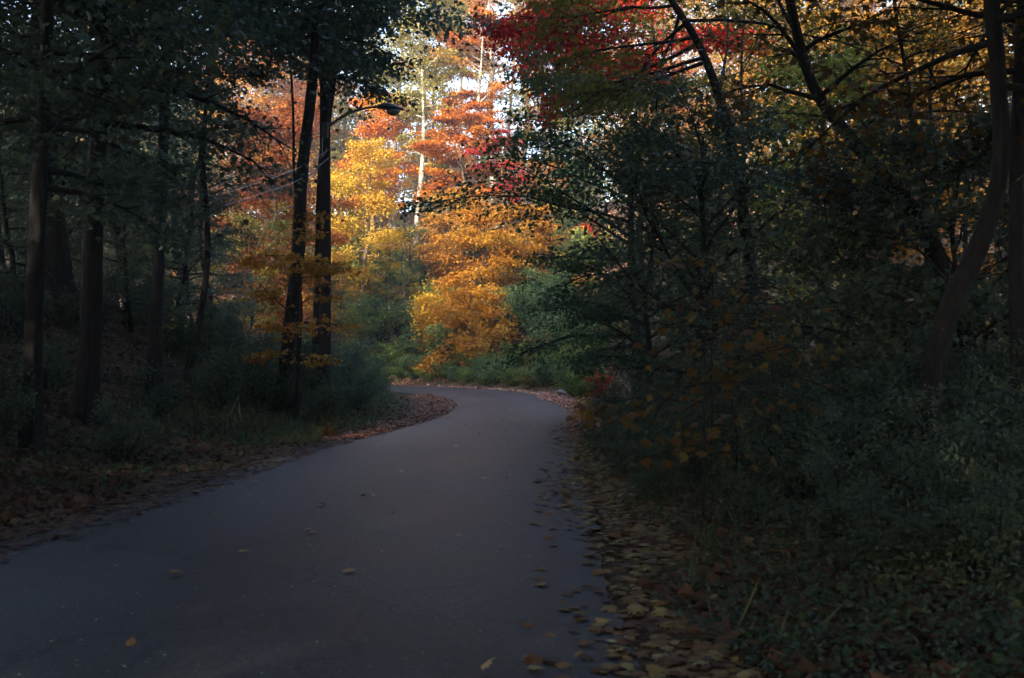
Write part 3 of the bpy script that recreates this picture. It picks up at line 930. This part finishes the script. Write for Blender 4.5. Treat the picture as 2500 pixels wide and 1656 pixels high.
# green thicket and mid-slope understorey
mid = [('green', 950, 73, .38), ('lime', 985, 72, .30), ('green', 1010, 75, .42), ('olive', 830, 69, .36), ('green', 790, 64, .42), ('olive', 1330, 72, .42), ('green', 1400, 66, .40),
       ('olive', 1450, 58, .42), ('green', 1510, 50, .42), ('olive', 1600, 46, .48), ('ochre', 1680, 52, .55), ('green', 1740, 42, .50), ('olive', 1830, 38, .48), ('ochre', 1920, 50, .7)]
for k, px, Z, s in mid:
    x = X_at(px, Z)
    where = 'low on the far slope' if px < 1420 else 'in the understorey beyond the dark right trees'
    far_tree(k, x, Z, s, g.random() * 6.28, 'young ' + NAMES[k], where, 'young trees of the understorey', sink=1.0)

# dense left woods in shade, visible as dark foliage
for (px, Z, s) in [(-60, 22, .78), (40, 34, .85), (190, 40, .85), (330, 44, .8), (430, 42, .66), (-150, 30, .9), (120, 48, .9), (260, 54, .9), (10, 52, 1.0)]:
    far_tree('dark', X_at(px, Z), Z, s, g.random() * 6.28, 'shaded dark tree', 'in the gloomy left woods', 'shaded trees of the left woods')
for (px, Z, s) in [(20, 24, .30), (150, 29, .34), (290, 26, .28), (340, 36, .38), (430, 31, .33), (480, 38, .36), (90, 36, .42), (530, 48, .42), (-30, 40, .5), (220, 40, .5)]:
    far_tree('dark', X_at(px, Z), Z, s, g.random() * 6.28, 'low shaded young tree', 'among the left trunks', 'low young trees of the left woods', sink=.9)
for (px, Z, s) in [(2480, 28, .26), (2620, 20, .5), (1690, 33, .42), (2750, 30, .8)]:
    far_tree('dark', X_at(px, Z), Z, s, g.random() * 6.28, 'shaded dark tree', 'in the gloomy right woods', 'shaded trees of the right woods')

# the same wood continues behind and beside the camera and shades the road
gb = np.random.default_rng(9)
k = 0
pts = []
for yy in range(-58, 20, 9):
    for xx in (-44, -36, -28, -20, -12, 7, 15, 24):
        x = xx + gb.normal() * 1.5; y = yy + gb.normal() * 2
        if y > 2 and (x > -13 or x > 0): continue
        if y > 2 and abs(x) / y < .62: continue
        pts.append((x, y))
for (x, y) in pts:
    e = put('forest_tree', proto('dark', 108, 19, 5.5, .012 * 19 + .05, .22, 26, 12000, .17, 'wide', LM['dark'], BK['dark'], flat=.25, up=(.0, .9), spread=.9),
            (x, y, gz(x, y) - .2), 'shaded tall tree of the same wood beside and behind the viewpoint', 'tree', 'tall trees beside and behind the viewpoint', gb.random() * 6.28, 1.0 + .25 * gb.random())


SHADE_TREE = grow(900, 21, 8.5, .34, .45, 34, 42000, .21, 'wide', LM['dark'], BK['dark'], flat=.2, up=(-.05, .8))  # crowns mostly above the view, added to darken the near road
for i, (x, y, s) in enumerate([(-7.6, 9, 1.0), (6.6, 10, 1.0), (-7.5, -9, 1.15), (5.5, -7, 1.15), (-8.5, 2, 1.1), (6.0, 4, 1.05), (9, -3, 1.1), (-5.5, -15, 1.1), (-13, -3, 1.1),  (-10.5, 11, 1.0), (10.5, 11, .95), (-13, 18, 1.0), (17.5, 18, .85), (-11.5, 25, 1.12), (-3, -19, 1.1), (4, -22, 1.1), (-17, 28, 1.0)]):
    put('forest_tree', SHADE_TREE, (x, y, gz(x, y) - .2), 'tall tree added to arch over and shade the near road', 'tree', 'trees added to shade the near road', i * 1.3, s)


# far crest wood, one mass
def distant_wood():
    g = np.random.default_rng(300)
    P, A, Nn, S, Tt = [], [], [], [], []
    for i in range(230):
        x = g.uniform(-130, 140); y = g.uniform(118, 175)
        px = 1250 + x / y * F
        z0 = gz(x, y); H = g.uniform(13, 22)
        if 1060 < px < 1450: H = g.uniform(7, 11)
        n = 700
        d = g.normal(size=(n, 3)); d /= np.linalg.norm(d, axis=1)[:, None]
        r = g.random(n) ** .4
        p = np.array([x, y, z0 + H * .6]) + d * r[:, None] * np.array([4.5, 4.5, H * .42])
        P.append(p); A.append(g.normal(size=(n, 3))); Nn.append(g.normal(size=(n, 3)) + [0, 0, 1]); S.append(g.uniform(.35, .7, n))
        Tt.append(np.clip(g.random() * .7 + g.random(n) * .3, 0, 1))
    me = leaves_mesh('distant_wood', np.concatenate(P), np.concatenate(A), np.concatenate(Nn), np.concatenate(S), np.concatenate(Tt), 'wide', LM['olive'])
    props(link_mesh('distant_wood', me), 'faint mass of autumn woods along the crest behind everything', 'woods', kind='stuff')


distant_wood()

# ------------------------------------------------------------------ shrubs
BPROTO = {}


def bush(kind, x, y, s, rz, what, where, group, name='shrub', zs=1.0):
    if kind not in BPROTO:
        leaf, H, Rr, N, ls, tm, sd, arch = BK_[kind]
        BPROTO[kind] = bush_geo(sd, H, Rr, N, ls, tm, LM[leaf], BK['dark'], arch=arch)
    e = put(name, BPROTO[kind], (x, y, gz(x, y) - .05), None, 'shrub', group, rz, s, ('stems', 'foliage'))
    pool_add((what, where), e)
    return e


BK_ = {
    'green': ('thicket', 1.6, 1.3, 3400, .085, 'wide', 201, .5),
    'bluegreen': ('thicket_blue', 1.9, 1.5, 4200, .08, 'wide', 202, .6),
    'lime': ('lime', 1.4, 1.1, 3200, .06, 'quad', 203, .5),
    'olive': ('thicket', 1.2, 1.2, 2600, .085, 'wide', 204, .4),
    'shade': ('green', 1.6, 1.3, 3600, .07, 'quad', 211, .5),
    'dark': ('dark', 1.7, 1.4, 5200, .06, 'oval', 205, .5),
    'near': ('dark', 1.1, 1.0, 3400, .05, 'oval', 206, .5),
    'red': ('red', 1.8, .7, 1100, .11, 'wide', 207, .3),
    'yellow': ('yellow', 1.3, .7, 500, .11, 'wide', 208, .3),
    'amber': ('sapling', 1.3, .7, 500, .11, 'wide', 212, .3),
    'ochre': ('ochre', 1.6, 1.2, 2400, .09, 'wide', 209, .4),
}
sh = [  # kind, px, Z, scale : far bank along the outside of the bend
    ('green', 955, 68.5, .75), ('olive', 990, 69.5, .8), ('lime', 1000, 67, .6), ('green', 1040, 66.5, .8), ('olive', 1075, 66, .7), ('green', 1110, 64.5, .65), ('olive', 1150, 63, .6),
    ('green', 1190, 61.5, .6), ('olive', 1225, 60, .6), ('green', 1260, 60, .8), ('lime', 1310, 58.5, 1.0), ('olive', 1345, 57, .8), ('bluegreen', 1290, 64, 1.25), ('bluegreen', 1350, 62, 1.35),
    ('bluegreen', 1390, 57, 1.2), ('green', 1400, 52, .9), ('olive', 1425, 48, .8), ('bluegreen', 1010, 71, 1.1), ('bluegreen', 1060, 70, 1.0), ('green', 915, 72, 1.3), ('green', 870, 72, 1.2),
    ('olive', 1435, 54, 1.2), ('bluegreen', 1330, 67, 1.3), ('green', 1230, 66, 1.2), ('olive', 1130, 72, 1.1), ('ochre', 870, 78, 1.3), ('olive', 920, 79, 1.2), ('green', 980, 78, 1.4), ('ochre', 1250, 76, 1.3)]
gs = np.random.default_rng(88)
for i in range(58):
    Z = gs.uniform(63, 84)
    x = gs.uniform(-17, 5.5)
    D_, S_ = road_dist([x], [Z])
    if D_[0] < 1.8 or S_[0] < 0: continue
    sh.append((['green', 'olive', 'bluegreen', 'lime', 'ochre', 'green', 'gold', 'ochre'][int(gs.integers(8))], 1250 + x / Z * F, Z, gs.uniform(.9, 1.7)))
sv = EDGE[1][0][np.argmin(np.abs(Rp[:, 0] + 20))]
while sv > EDGE[1][0][np.argmin(np.abs(Rp[:, 1] - 42) + (Rp[:, 0] < -1) * 99)]:
    i_ = np.argmin(np.abs(EDGE[1][0] - sv))
    dd_ = 1.35 + gs.random() * 1.0
    x_, y_ = Rp[i_, 0] + TR[i_, 1] * dd_, Rp[i_, 1] - TR[i_, 0] * dd_
    sh.append((['green', 'olive', 'green', 'lime', 'olive', 'bluegreen'][int(gs.integers(6))], 1250 + x_ / y_ * F, y_, gs.uniform(.42, .7)))
    sv -= gs.uniform(.9, 1.5)
BK_['gold'] = ('gold', 1.7, 1.3, 2600, .10, 'wide', 210, .4)
SN = {'shade': 'shaded green shrub', 'gold': 'golden shrub', 'green': 'green shrub', 'olive': 'olive brown shrub', 'lime': 'feathery light green shrub', 'bluegreen': 'blue green shrub', 'dark': 'dark shrub', 'ochre': 'ochre shrub'}
for k, px, Z, s in sh:
    bush(k, X_at(px, Z), Z, s * 1.55, g.random() * 6.28, SN[k], 'at the road edge across the bend' if Z < 67 else ('on the lower bank across the bend' if Z < 73 else 'higher up the bank across the bend'), 'shrubs along the far bank')
# inside of the bend: green bank round the pole
for k, px, Z, s in [('dark', 840, 34, 1.1), ('shade', 880, 38, 1.1), ('shade', 915, 44, .95), ('dark', 870, 29, .75), ('dark', 800, 24.5, .9), ('shade', 760, 30, 1.1), ('dark', 700, 28, 1.1), ('shade', 640, 24, 1.0),
                    ('dark', 590, 30, 1.2), ('dark', 540, 22, 1.0), ('shade', 470, 27, 1.2), ('shade', 840, 46, 1.6), ('dark', 780, 44, 1.8), ('shade', 720, 50, 2.0), ('shade', 650, 46, 1.8), ('dark', 560, 42, 1.9),
                    ('olive', 840, 54, 2.1), ('shade', 870, 51, 1.9), ('olive', 780, 57, 2.2), ('shade', 690, 56, 2.3)]:
    bush(k, X_at(px, Z), Z, s, g.random() * 6.28, SN[k], 'inside the bend around the pole', 'shrubs inside the bend')
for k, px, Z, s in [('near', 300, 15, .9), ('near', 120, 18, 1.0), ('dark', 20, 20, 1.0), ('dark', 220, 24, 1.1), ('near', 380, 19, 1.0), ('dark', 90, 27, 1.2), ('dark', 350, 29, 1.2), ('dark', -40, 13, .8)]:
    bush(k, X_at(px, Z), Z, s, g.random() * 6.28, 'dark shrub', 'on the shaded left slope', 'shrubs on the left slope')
# right bank, deep shade
gr = np.random.default_rng(41)
rb = [(1475, 18, .55), (1500, 23, .8), (1540, 14, .55), (1560, 19, .8), (1600, 11.5, .5), (1640, 15, .8), (1660, 24, 1.1), (1720, 12, .75), (1740, 18, 1.1), (1800, 14.5, .95), (1820, 9.5, .6),
      (1880, 12, .9), (1900, 19, 1.2), (1960, 10, .8), (2000, 14, 1.1), (2060, 8, .6), (2090, 11.5, 1.0), (2150, 16, 1.2), (2200, 9, .85), (2260, 12.5, 1.1), (2330, 8, .75), (2380, 11, 1.1),
      (2440, 9, 1.0), (2480, 14, 1.2), (2150, 7, .5), (2400, 6.6, .6)]
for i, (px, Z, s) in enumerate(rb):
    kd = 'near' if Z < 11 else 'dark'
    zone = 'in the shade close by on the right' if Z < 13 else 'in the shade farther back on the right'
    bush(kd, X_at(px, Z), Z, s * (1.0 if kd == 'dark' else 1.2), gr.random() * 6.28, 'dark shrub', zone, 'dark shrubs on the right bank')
bush('red', X_at(1462, 42), 42, .78, 0, 'scarlet leaved shrub', 'glowing at the right end of the bend', None)
bush('red', X_at(1440, 78), 78, 1.3, 1, 'crimson shrub', 'high on the slope above the scarlet one', None)
bush('yellow', X_at(1440, 25.5), 25.5, .62, 2, 'small yellow leaved shrub', 'at the right road edge near the grey stone', None)
bush('amber', X_at(800, 21), 21, .38, 2, 'small dull amber shrub', 'in shade beside the left verge', None)
for px, Z, s in [(1030, 66.8, 1.0), (1000, 67.8, 1.0), (1385, 60, .9)]:
    ms = frond_geo(500 + px, 14, 1.3, 1.6, LM['bluegreen'], BK['dark'], .22)
    e = put('sumac_plant', ms, (X_at(px, Z), Z, gz(X_at(px, Z), Z)), None, 'plant', 'sumac plants on the far bank', 0, s, ('stems', 'fronds'))
    pool_add(('feathery sumac plant', 'on the bank across the bend'), e)
pool_labels()


# blue aster clump
def asters(px, Z, label):
    x = X_at(px, Z)
    g = np.random.default_rng(int(px))
    stem, fol = bush_geo(int(px), .75, .5, 700, .045, 'quad', LM['green'], BK['dark'], stems=16)
    n = 90
    c = np.column_stack([g.normal(size=n) * .28, g.normal(size=n) * .2, g.uniform(.35, .85, n)])
    P, A = [], []
    for ci in c:
        for k in range(7):
            a = k * 2 * PI / 7
            P.append(ci); A.append([math.cos(a), math.sin(a) * .6, math.sin(a) * .7])
    P = np.array(P); A = np.array(A)
    fl = leaves_mesh('flowers', P, A, np.tile([0, -.7, .7], (len(P), 1)) + g.normal(size=(len(P), 3)) * .1, np.full(len(P), .045), g.random(len(P)), 'quad', LM['aster'])
    put('aster_plant', (stem, fol, fl), (x, Z, gz(x, Z)), label, 'wildflower', None, 0, .62, ('stems', 'foliage', 'flowers'))


asters(1258, 56.3, 'clump of pale blue asters on the verge across the bend')


# ------------------------------------------------------------------ stone at the bend
def stone(px, Z, dims, label, seed):
    g = np.random.default_rng(seed)
    import bmesh
    bm = bmesh.new()
    bmesh.ops.create_icosphere(bm, subdivisions=4, radius=1.0)
    for v in bm.verts:
        c = v.co
        k = 1 + .10 * math.sin(c.x * 3.1 + seed) * math.cos(c.y * 4.2) + .05 * math.sin(c.z * 9 + c.x * 7) + .02 * math.sin(c.x * 23 + c.y * 17)
        z = max(min(c.z, .62 + .08 * c.x), -.5)
        v.co = (c.x * k * dims[0], c.y * k * dims[1], z * k * dims[2])
    me = bpy.data.meshes.new('stone')
    bm.to_mesh(me); bm.free()
    for p in me.polygons: p.use_smooth = True
    me.materials.append(plain_mat('stone_grey', (.16, .16, .17), .85))
    o = link_mesh('flat_stone', me)
    x = X_at(px, Z)
    o.location = (x, Z, gz(x, Z) + dims[2] * .30)
    props(o, label, 'stone')


stone(1392, 46.5, (.62, .40, .22), 'flat grey stone in the red leaves at the outer bend', 3)


# ------------------------------------------------------------------ utility pole with street lamp and wires
def pole():
    Z = 27.0
    b = W(793, 975, Z)
    x = b[0]; z0 = gz(x, Z) - .2
    root = empty('utility_pole', (x, Z, z0))
    props(root, 'dark wooden utility pole carrying a curved street lamp arm', 'utility pole')
    H = 10.8
    sh_ = tubes_mesh('shaft', [([(0, 0, 0), (0, 0, H * .35), (-.02, 0, H * .7), (-.05, 0, H)], [.175, .16, .145, .125], 18)], BK['wood_pole'])
    link_mesh('shaft', sh_, root)
    met = plain_mat('galvanised_arm', (.16, .17, .18), .42, .5)
    dk = plain_mat('lamp_housing_grey', (.10, .11, .12), .4, .2)
    loc = lambda px, py, zz=Z: W(px, py, zz) - np.array([x, Z, z0])
    arm_pts = smooth_path([loc(797, 318), loc(820, 300), loc(855, 278), loc(890, 266), loc(925, 261)], 18)
    arm_pts[:, 1] -= .17 * np.linspace(1, 0, 18)
    link_mesh('lamp_arm', tubes_mesh('lamp_arm', [(arm_pts, np.linspace(.042, .032, 18), 12)], met), root)
    import bmesh
    # bracket
    bm = bmesh.new()
    bmesh.ops.create_cube(bm, size=1)
    for v in bm.verts: v.co = (v.co.x * .16, v.co.y * .10, v.co.z * .42)
    bmesh.ops.bevel(bm, geom=bm.edges[:], offset=.015, segments=2, affect='EDGES')
    me = bpy.data.meshes.new('arm_bracket'); bm.to_mesh(me); bm.free(); me.materials.append(met)
    o = link_mesh('arm_bracket', me, root); p = loc(797, 322); o.location = (p[0], p[1] - .20, p[2])
    # cobra head: lofted body
    a, bb = loc(920, 262), loc(985, 268)
    n, k = 14, 16
    V, Fq = [], []
    for i in range(n):
        t = i / (n - 1)
        c = a + (bb - a) * t
        w = .05 + .13 * math.sin(PI * min(1, t * 1.05) ** .8) ** .7 if t < 1 else .02
        h = .04 + .085 * math.sin(PI * min(1, t * 1.02) ** .9)
        for j in range(k):
            an = 2 * PI * j / k
            zz = math.sin(an)
            V.append((c[0], c[1] + math.cos(an) * w, c[2] + zz * (h if zz > 0 else h * .5) + .01))
    V = np.array(V)
    i = np.arange(n - 1)[:, None] * k; j = np.arange(k)[None, :]; j2 = (j + 1) % k
    q = np.stack([i + j, i + j2, i + k + j2, i + k + j], -1).reshape(-1, 4)
    head = link_mesh('lamp_head', mk_mesh('lamp_head', V, [q, np.arange(k)[None, :], (np.arange(k) + (n - 1) * k)[None, ::-1]], dk, smooth=True), root)
    # drop lens under the head
    bm = bmesh.new()
    bmesh.ops.create_uvsphere(bm, u_segments=20, v_segments=12, radius=1)
    for v in bm.verts: v.co = (v.co.x * .19, v.co.y * .13, min(v.co.z, .1) * .15)
    me = bpy.data.meshes.new('lens'); bm.to_mesh(me); bm.free()
    for pp in me.polygons: pp.use_smooth = True
    me.materials.append(plain_mat('lens_glass', (.30, .32, .34), .15))
    ln = link_mesh('lens', me, head); c = a + (bb - a) * .62; ln.location = (c[0], c[1], c[2] - .045)
    # insulators and conduit
    for (px, py) in ((800, 366), (801, 386)):
        p = loc(px, py)
        t = [(p[0] + .10, p[1] - .05, p[2]), (p[0] + .16, p[1] - .05, p[2]), (p[0] + .17, p[1] - .05, p[2]), (p[0] + .22, p[1] - .05, p[2])]
        link_mesh('insulator', tubes_mesh('insulator', [(t, [.02, .045, .03, .05], 10)], plain_mat('porcelain', (.42, .43, .45), .3)), root)
    pc = [loc(791, 326), loc(791, 360), loc(790, 384)]
    for c in pc: c[1] -= .21
    link_mesh('conduit', tubes_mesh('conduit', [(pc, [.012] * 3, 6)], plain_mat('conduit_grey', (.40, .40, .42), .4)), root)
    wm = plain_mat('bare_aluminium_wire', (.50, .50, .53), .35, .4)
    for (label, (p0, p1, p2)) in (('upper thin wire sagging left from the utility pole', ((802, 366, Z - .2), (727, 411, 24), (560, 470, 19))),
                                  ('lower thin wire sagging left from the utility pole', ((803, 386, Z - .2), (727, 441, 24), (540, 505, 19)))):
        A0, B0, C0 = W(*p0), W(*p1), W(*p2)
        o = link_mesh('overhead_wire', tubes_mesh('overhead_wire', [(smooth_path([A0, B0, C0], 24), [.006] * 24, 6)], wm))
        props(o, label, 'wire', 'thin wires on the utility pole')
    # slack loops of wire at the pole
    lp = smooth_path([loc(801, 366), loc(797, 380), loc(786, 392)], 10); lp[:, 1] -= .24
    link_mesh('wire_loop', tubes_mesh('wire_loop', [(lp, [.007] * 10, 5)], wm), root)


pole()


# ------------------------------------------------------------------ fallen leaves and ground cover (uncountable)
def along(sv, side):
    """point, tangent of one asphalt edge at arc length sv"""
    e, P_, T_ = EDGE[side]
    cx = np.interp(sv, e, P_[:, 0]); cy = np.interp(sv, e, P_[:, 1])
    tx = np.interp(sv, e, T_[:, 0]); ty = np.interp(sv, e, T_[:, 1])
    l = np.hypot(tx, ty)
    return cx, cy, tx / l, ty / l


def s_of_y(y, side=1):
    e, P_, T_ = EDGE[side]
    n = int(np.argmax(P_[:, 0] * 0 + (P_[:, 1] > 56) * 1)) or len(P_)
    return e[np.argmin(np.abs(P_[:n, 1] - y))]


def litter(name, label, n, s_rng, side, off_f, mat, size, tm, seed, cat='leaves', lift=.006, bend=.5):
    g = np.random.default_rng(seed)
    sv = s_rng(g, n)
    cx, cy, tx, ty = along(sv, side)
    d = off_f(g, n, sv)
    rx, ry = ty, -tx            # right normal
    x = cx + side * rx * d; y = cy + side * ry * d
    keep = (y > 1.2)
    x, y, d = x[keep], y[keep], d[keep]
    z = np.maximum(height(x, y), np.where(d < .05, .012 + .05 * (1 - (1 + np.minimum(d, 0) / 2.5) ** 2), -9)) + g.random(len(x)) * .02 + lift
    m = len(x)
    A = g.normal(size=(m, 3)); A[:, 2] *= .10
    Nn = g.normal(size=(m, 3)) * .16; Nn[:, 2] += 1
    S = size * (.55 + .75 * g.random(m))
    me = leaves_mesh(name, np.column_stack([x, y, z]), A, Nn, S, g.beta(1.6, 1.6, m), tm, LM[mat])
    props(link_mesh(name, me), label, cat, kind='stuff')


RS, RB, RE = s_of_y(2.0), s_of_y(26), EDGE[1][0][np.argmin(np.abs(Rp[:, 0] + 22))]
LS, LB = s_of_y(4, -1), s_of_y(40, -1)
litter('fallen_leaves', 'olive and amber fallen leaves along the near right road edge', 6200, lambda g, n: RS + (RB - RS) * g.random(n) ** 1.1, 1,
       lambda g, n, s: np.maximum(g.normal(size=n) * .36 + .42 + .16 * np.sin(s * .7), -.55), 'litter_near', .105, 'maple', 601, bend=1)
litter('fallen_leaves', 'brown fallen leaves banked along the near left road edge', 11000, lambda g, n: LS + (LB - LS) * g.random(n), -1,
       lambda g, n, s: np.maximum(g.normal(size=n) * .6 + .6, -.25 - .25 * g.random(n)), 'litter', .10, 'lobe', 602)
litter('leaf_crumbs', 'small leaf crumbs and grit on the asphalt', 4200, lambda g, n: RS + (RE - RS) * g.random(n) ** 1.2, 1,
       lambda g, n, s: -5.0 * g.random(n) ** 1.3, 'litter_pale', .022, 'quad', 609)
litter('fallen_leaves', 'wedge of russet leaves on the inside of the bend', 11000, lambda g, n: s_of_y(20, -1) + 26 * g.random(n), -1,
       lambda g, n, s: np.abs(g.normal(size=n)) * .7 - .45, 'litter_russet', .10, 'wide', 603)
litter('fallen_leaves', 'pinkish red leaf band along the outside of the bend', 26000, lambda g, n: s_of_y(21) + (RE - s_of_y(21)) * g.random(n), 1,
       lambda g, n, s: np.abs(g.normal(size=n)) * .6 - .15 - .5 * np.exp(-((s - s_of_y(40)) / 6) ** 2) * g.random(n), 'litter_red', .12, 'wide', 604)
litter('scattered_leaves', 'single pale leaves scattered over the asphalt', 480, lambda g, n: RS + (RE - RS) * g.random(n) ** .8, 1,
       lambda g, n, s: -4.9 * g.random(n) ** 1.1, 'litter_pale', .085, 'maple', 605)


def cover(name, label, n, gen, mat, size, tm, hmax, seed, upright=False, cat='undergrowth'):
    g = np.random.default_rng(seed)
    x, y = gen(g, n)
    D, S = road_dist(x, y)
    keep = D > .55 + .3 * np.sin(x * 2 + y * 1.3)
    x, y, D = x[keep], y[keep], D[keep]
    m = len(x)
    patch = .5 + .5 * np.sin(x * 1.1 + 2 * np.sin(y * .7)) * np.sin(y * .9 + 1.5 * np.sin(x * .6))
    z = height(x, y) + (0 if upright else g.random(m) * hmax * (.25 + .75 * patch) * np.clip(D / 2, .1, 1))
    if upright:
        A = g.normal(size=(m, 3)) * .35; A[:, 2] = 1; Nn = g.normal(size=(m, 3)); Nn[:, 2] *= .2
    else:
        A = g.normal(size=(m, 3)); A[:, 2] *= .5; Nn = g.normal(size=(m, 3)) * .5; Nn[:, 2] += 1
    Sz = size * (.5 + .9 * g.random(m))
    me = leaves_mesh(name, np.column_stack([x, y, z]), A, Nn, Sz, np.clip(patch * .5 + g.random(m) * .5, 0, 1), tm, LM[mat])
    props(link_mesh(name, me), label, cat, kind='stuff')


def box_gen(x0, x1, y0, y1, p=1.0):
    def f(g, n):
        y = y0 + (y1 - y0) * g.random(n) ** p
        x = x0 + (x1 - x0) * g.random(n)
        return x, y
    return f


def wedge_gen(p0, p1, z0, z1, p=1.0):
    def f(g, n):
        Z = z0 + (z1 - z0) * g.random(n) ** p
        px = p0 + (p1 - p0) * g.random(n)
        return (px - 1250) / F * Z, Z
    return f


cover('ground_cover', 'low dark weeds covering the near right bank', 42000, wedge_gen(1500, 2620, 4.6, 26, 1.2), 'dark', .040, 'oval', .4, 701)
cover('ground_cover', 'lobed weeds mixed into the near right bank', 9000, wedge_gen(1480, 2620, 4.6, 22, 1.2), 'green', .05, 'lobe', .3, 711)
cover('grass', 'thin grass blades through the near right bank', 400, wedge_gen(1640, 2620, 5.5, 24, 1.0), 'dark', .30, 'blade', 0, 712, upright=True, cat='grass')
cover('ground_cover', 'low green plants on the left bank inside the bend', 30000, wedge_gen(-60, 1010, 12, 48, 1.1), 'green', .06, 'quad', .35, 702)
cover('ground_cover', 'low plants at the foot of the far bank', 26000, box_gen(-26, 4, 50, 78), 'olive', .09, 'quad', .5, 703)
cover('leaf_litter', 'brown fallen leaves over the left forest floor', 42000, wedge_gen(-60, 1000, 8, 48, 1.2), 'litter', .10, 'wide', .04, 704, cat='leaves')
cover('leaf_litter', 'brown fallen leaves over the right forest floor', 30000, wedge_gen(1400, 2620, 4, 40, 1.3), 'litter', .10, 'wide', .04, 705, cat='leaves')
cover('leaf_litter', 'pinkish brown fallen leaves covering the far slope', 50000, box_gen(-32, 24, 62, 104), 'litter_red', .14, 'wide', .05, 706, cat='leaves')
cover('grass', 'dark uncut grass on the left bank', 5000, wedge_gen(400, 960, 18, 46, 1.1), 'green', .30, 'blade', 0, 707, upright=True, cat='grass')
cover('dry_grass', 'few pale dry stalks on the shaded left bank', 14, wedge_gen(530, 640, 19, 22, 1), 'straw', .5, 'blade', 0, 708, upright=True, cat='grass')


# ------------------------------------------------------------------ thin air volume added to lift the dark tones
def lift_haze():
    import bmesh
    bm = bmesh.new()
    bmesh.ops.create_cube(bm, size=1)
    for v in bm.verts:
        v.co = (v.co.x * 6400, 500 + v.co.y * 7400, -3 + (v.co.z + .5) * 65)
    me = bpy.data.meshes.new('lift_haze'); bm.to_mesh(me); bm.free()
    m, n, out = nmat('dark_lift_air')
    v = n.nodes.new('ShaderNodeVolumePrincipled')
    v.inputs['Density'].default_value = LIFT_DENSITY
    v.inputs['Color'].default_value = (.93, .95, 1, 1)
    v.inputs['Anisotropy'].default_value = 0.0
    n.links.new(v.outputs[0], out.inputs['Volume'])
    me.materials.append(m)
    props(link_mesh('lift_haze', me), 'faint bluish veil added to lift the dark tones of the wood', 'lift_haze', kind='stuff')


lift_haze()
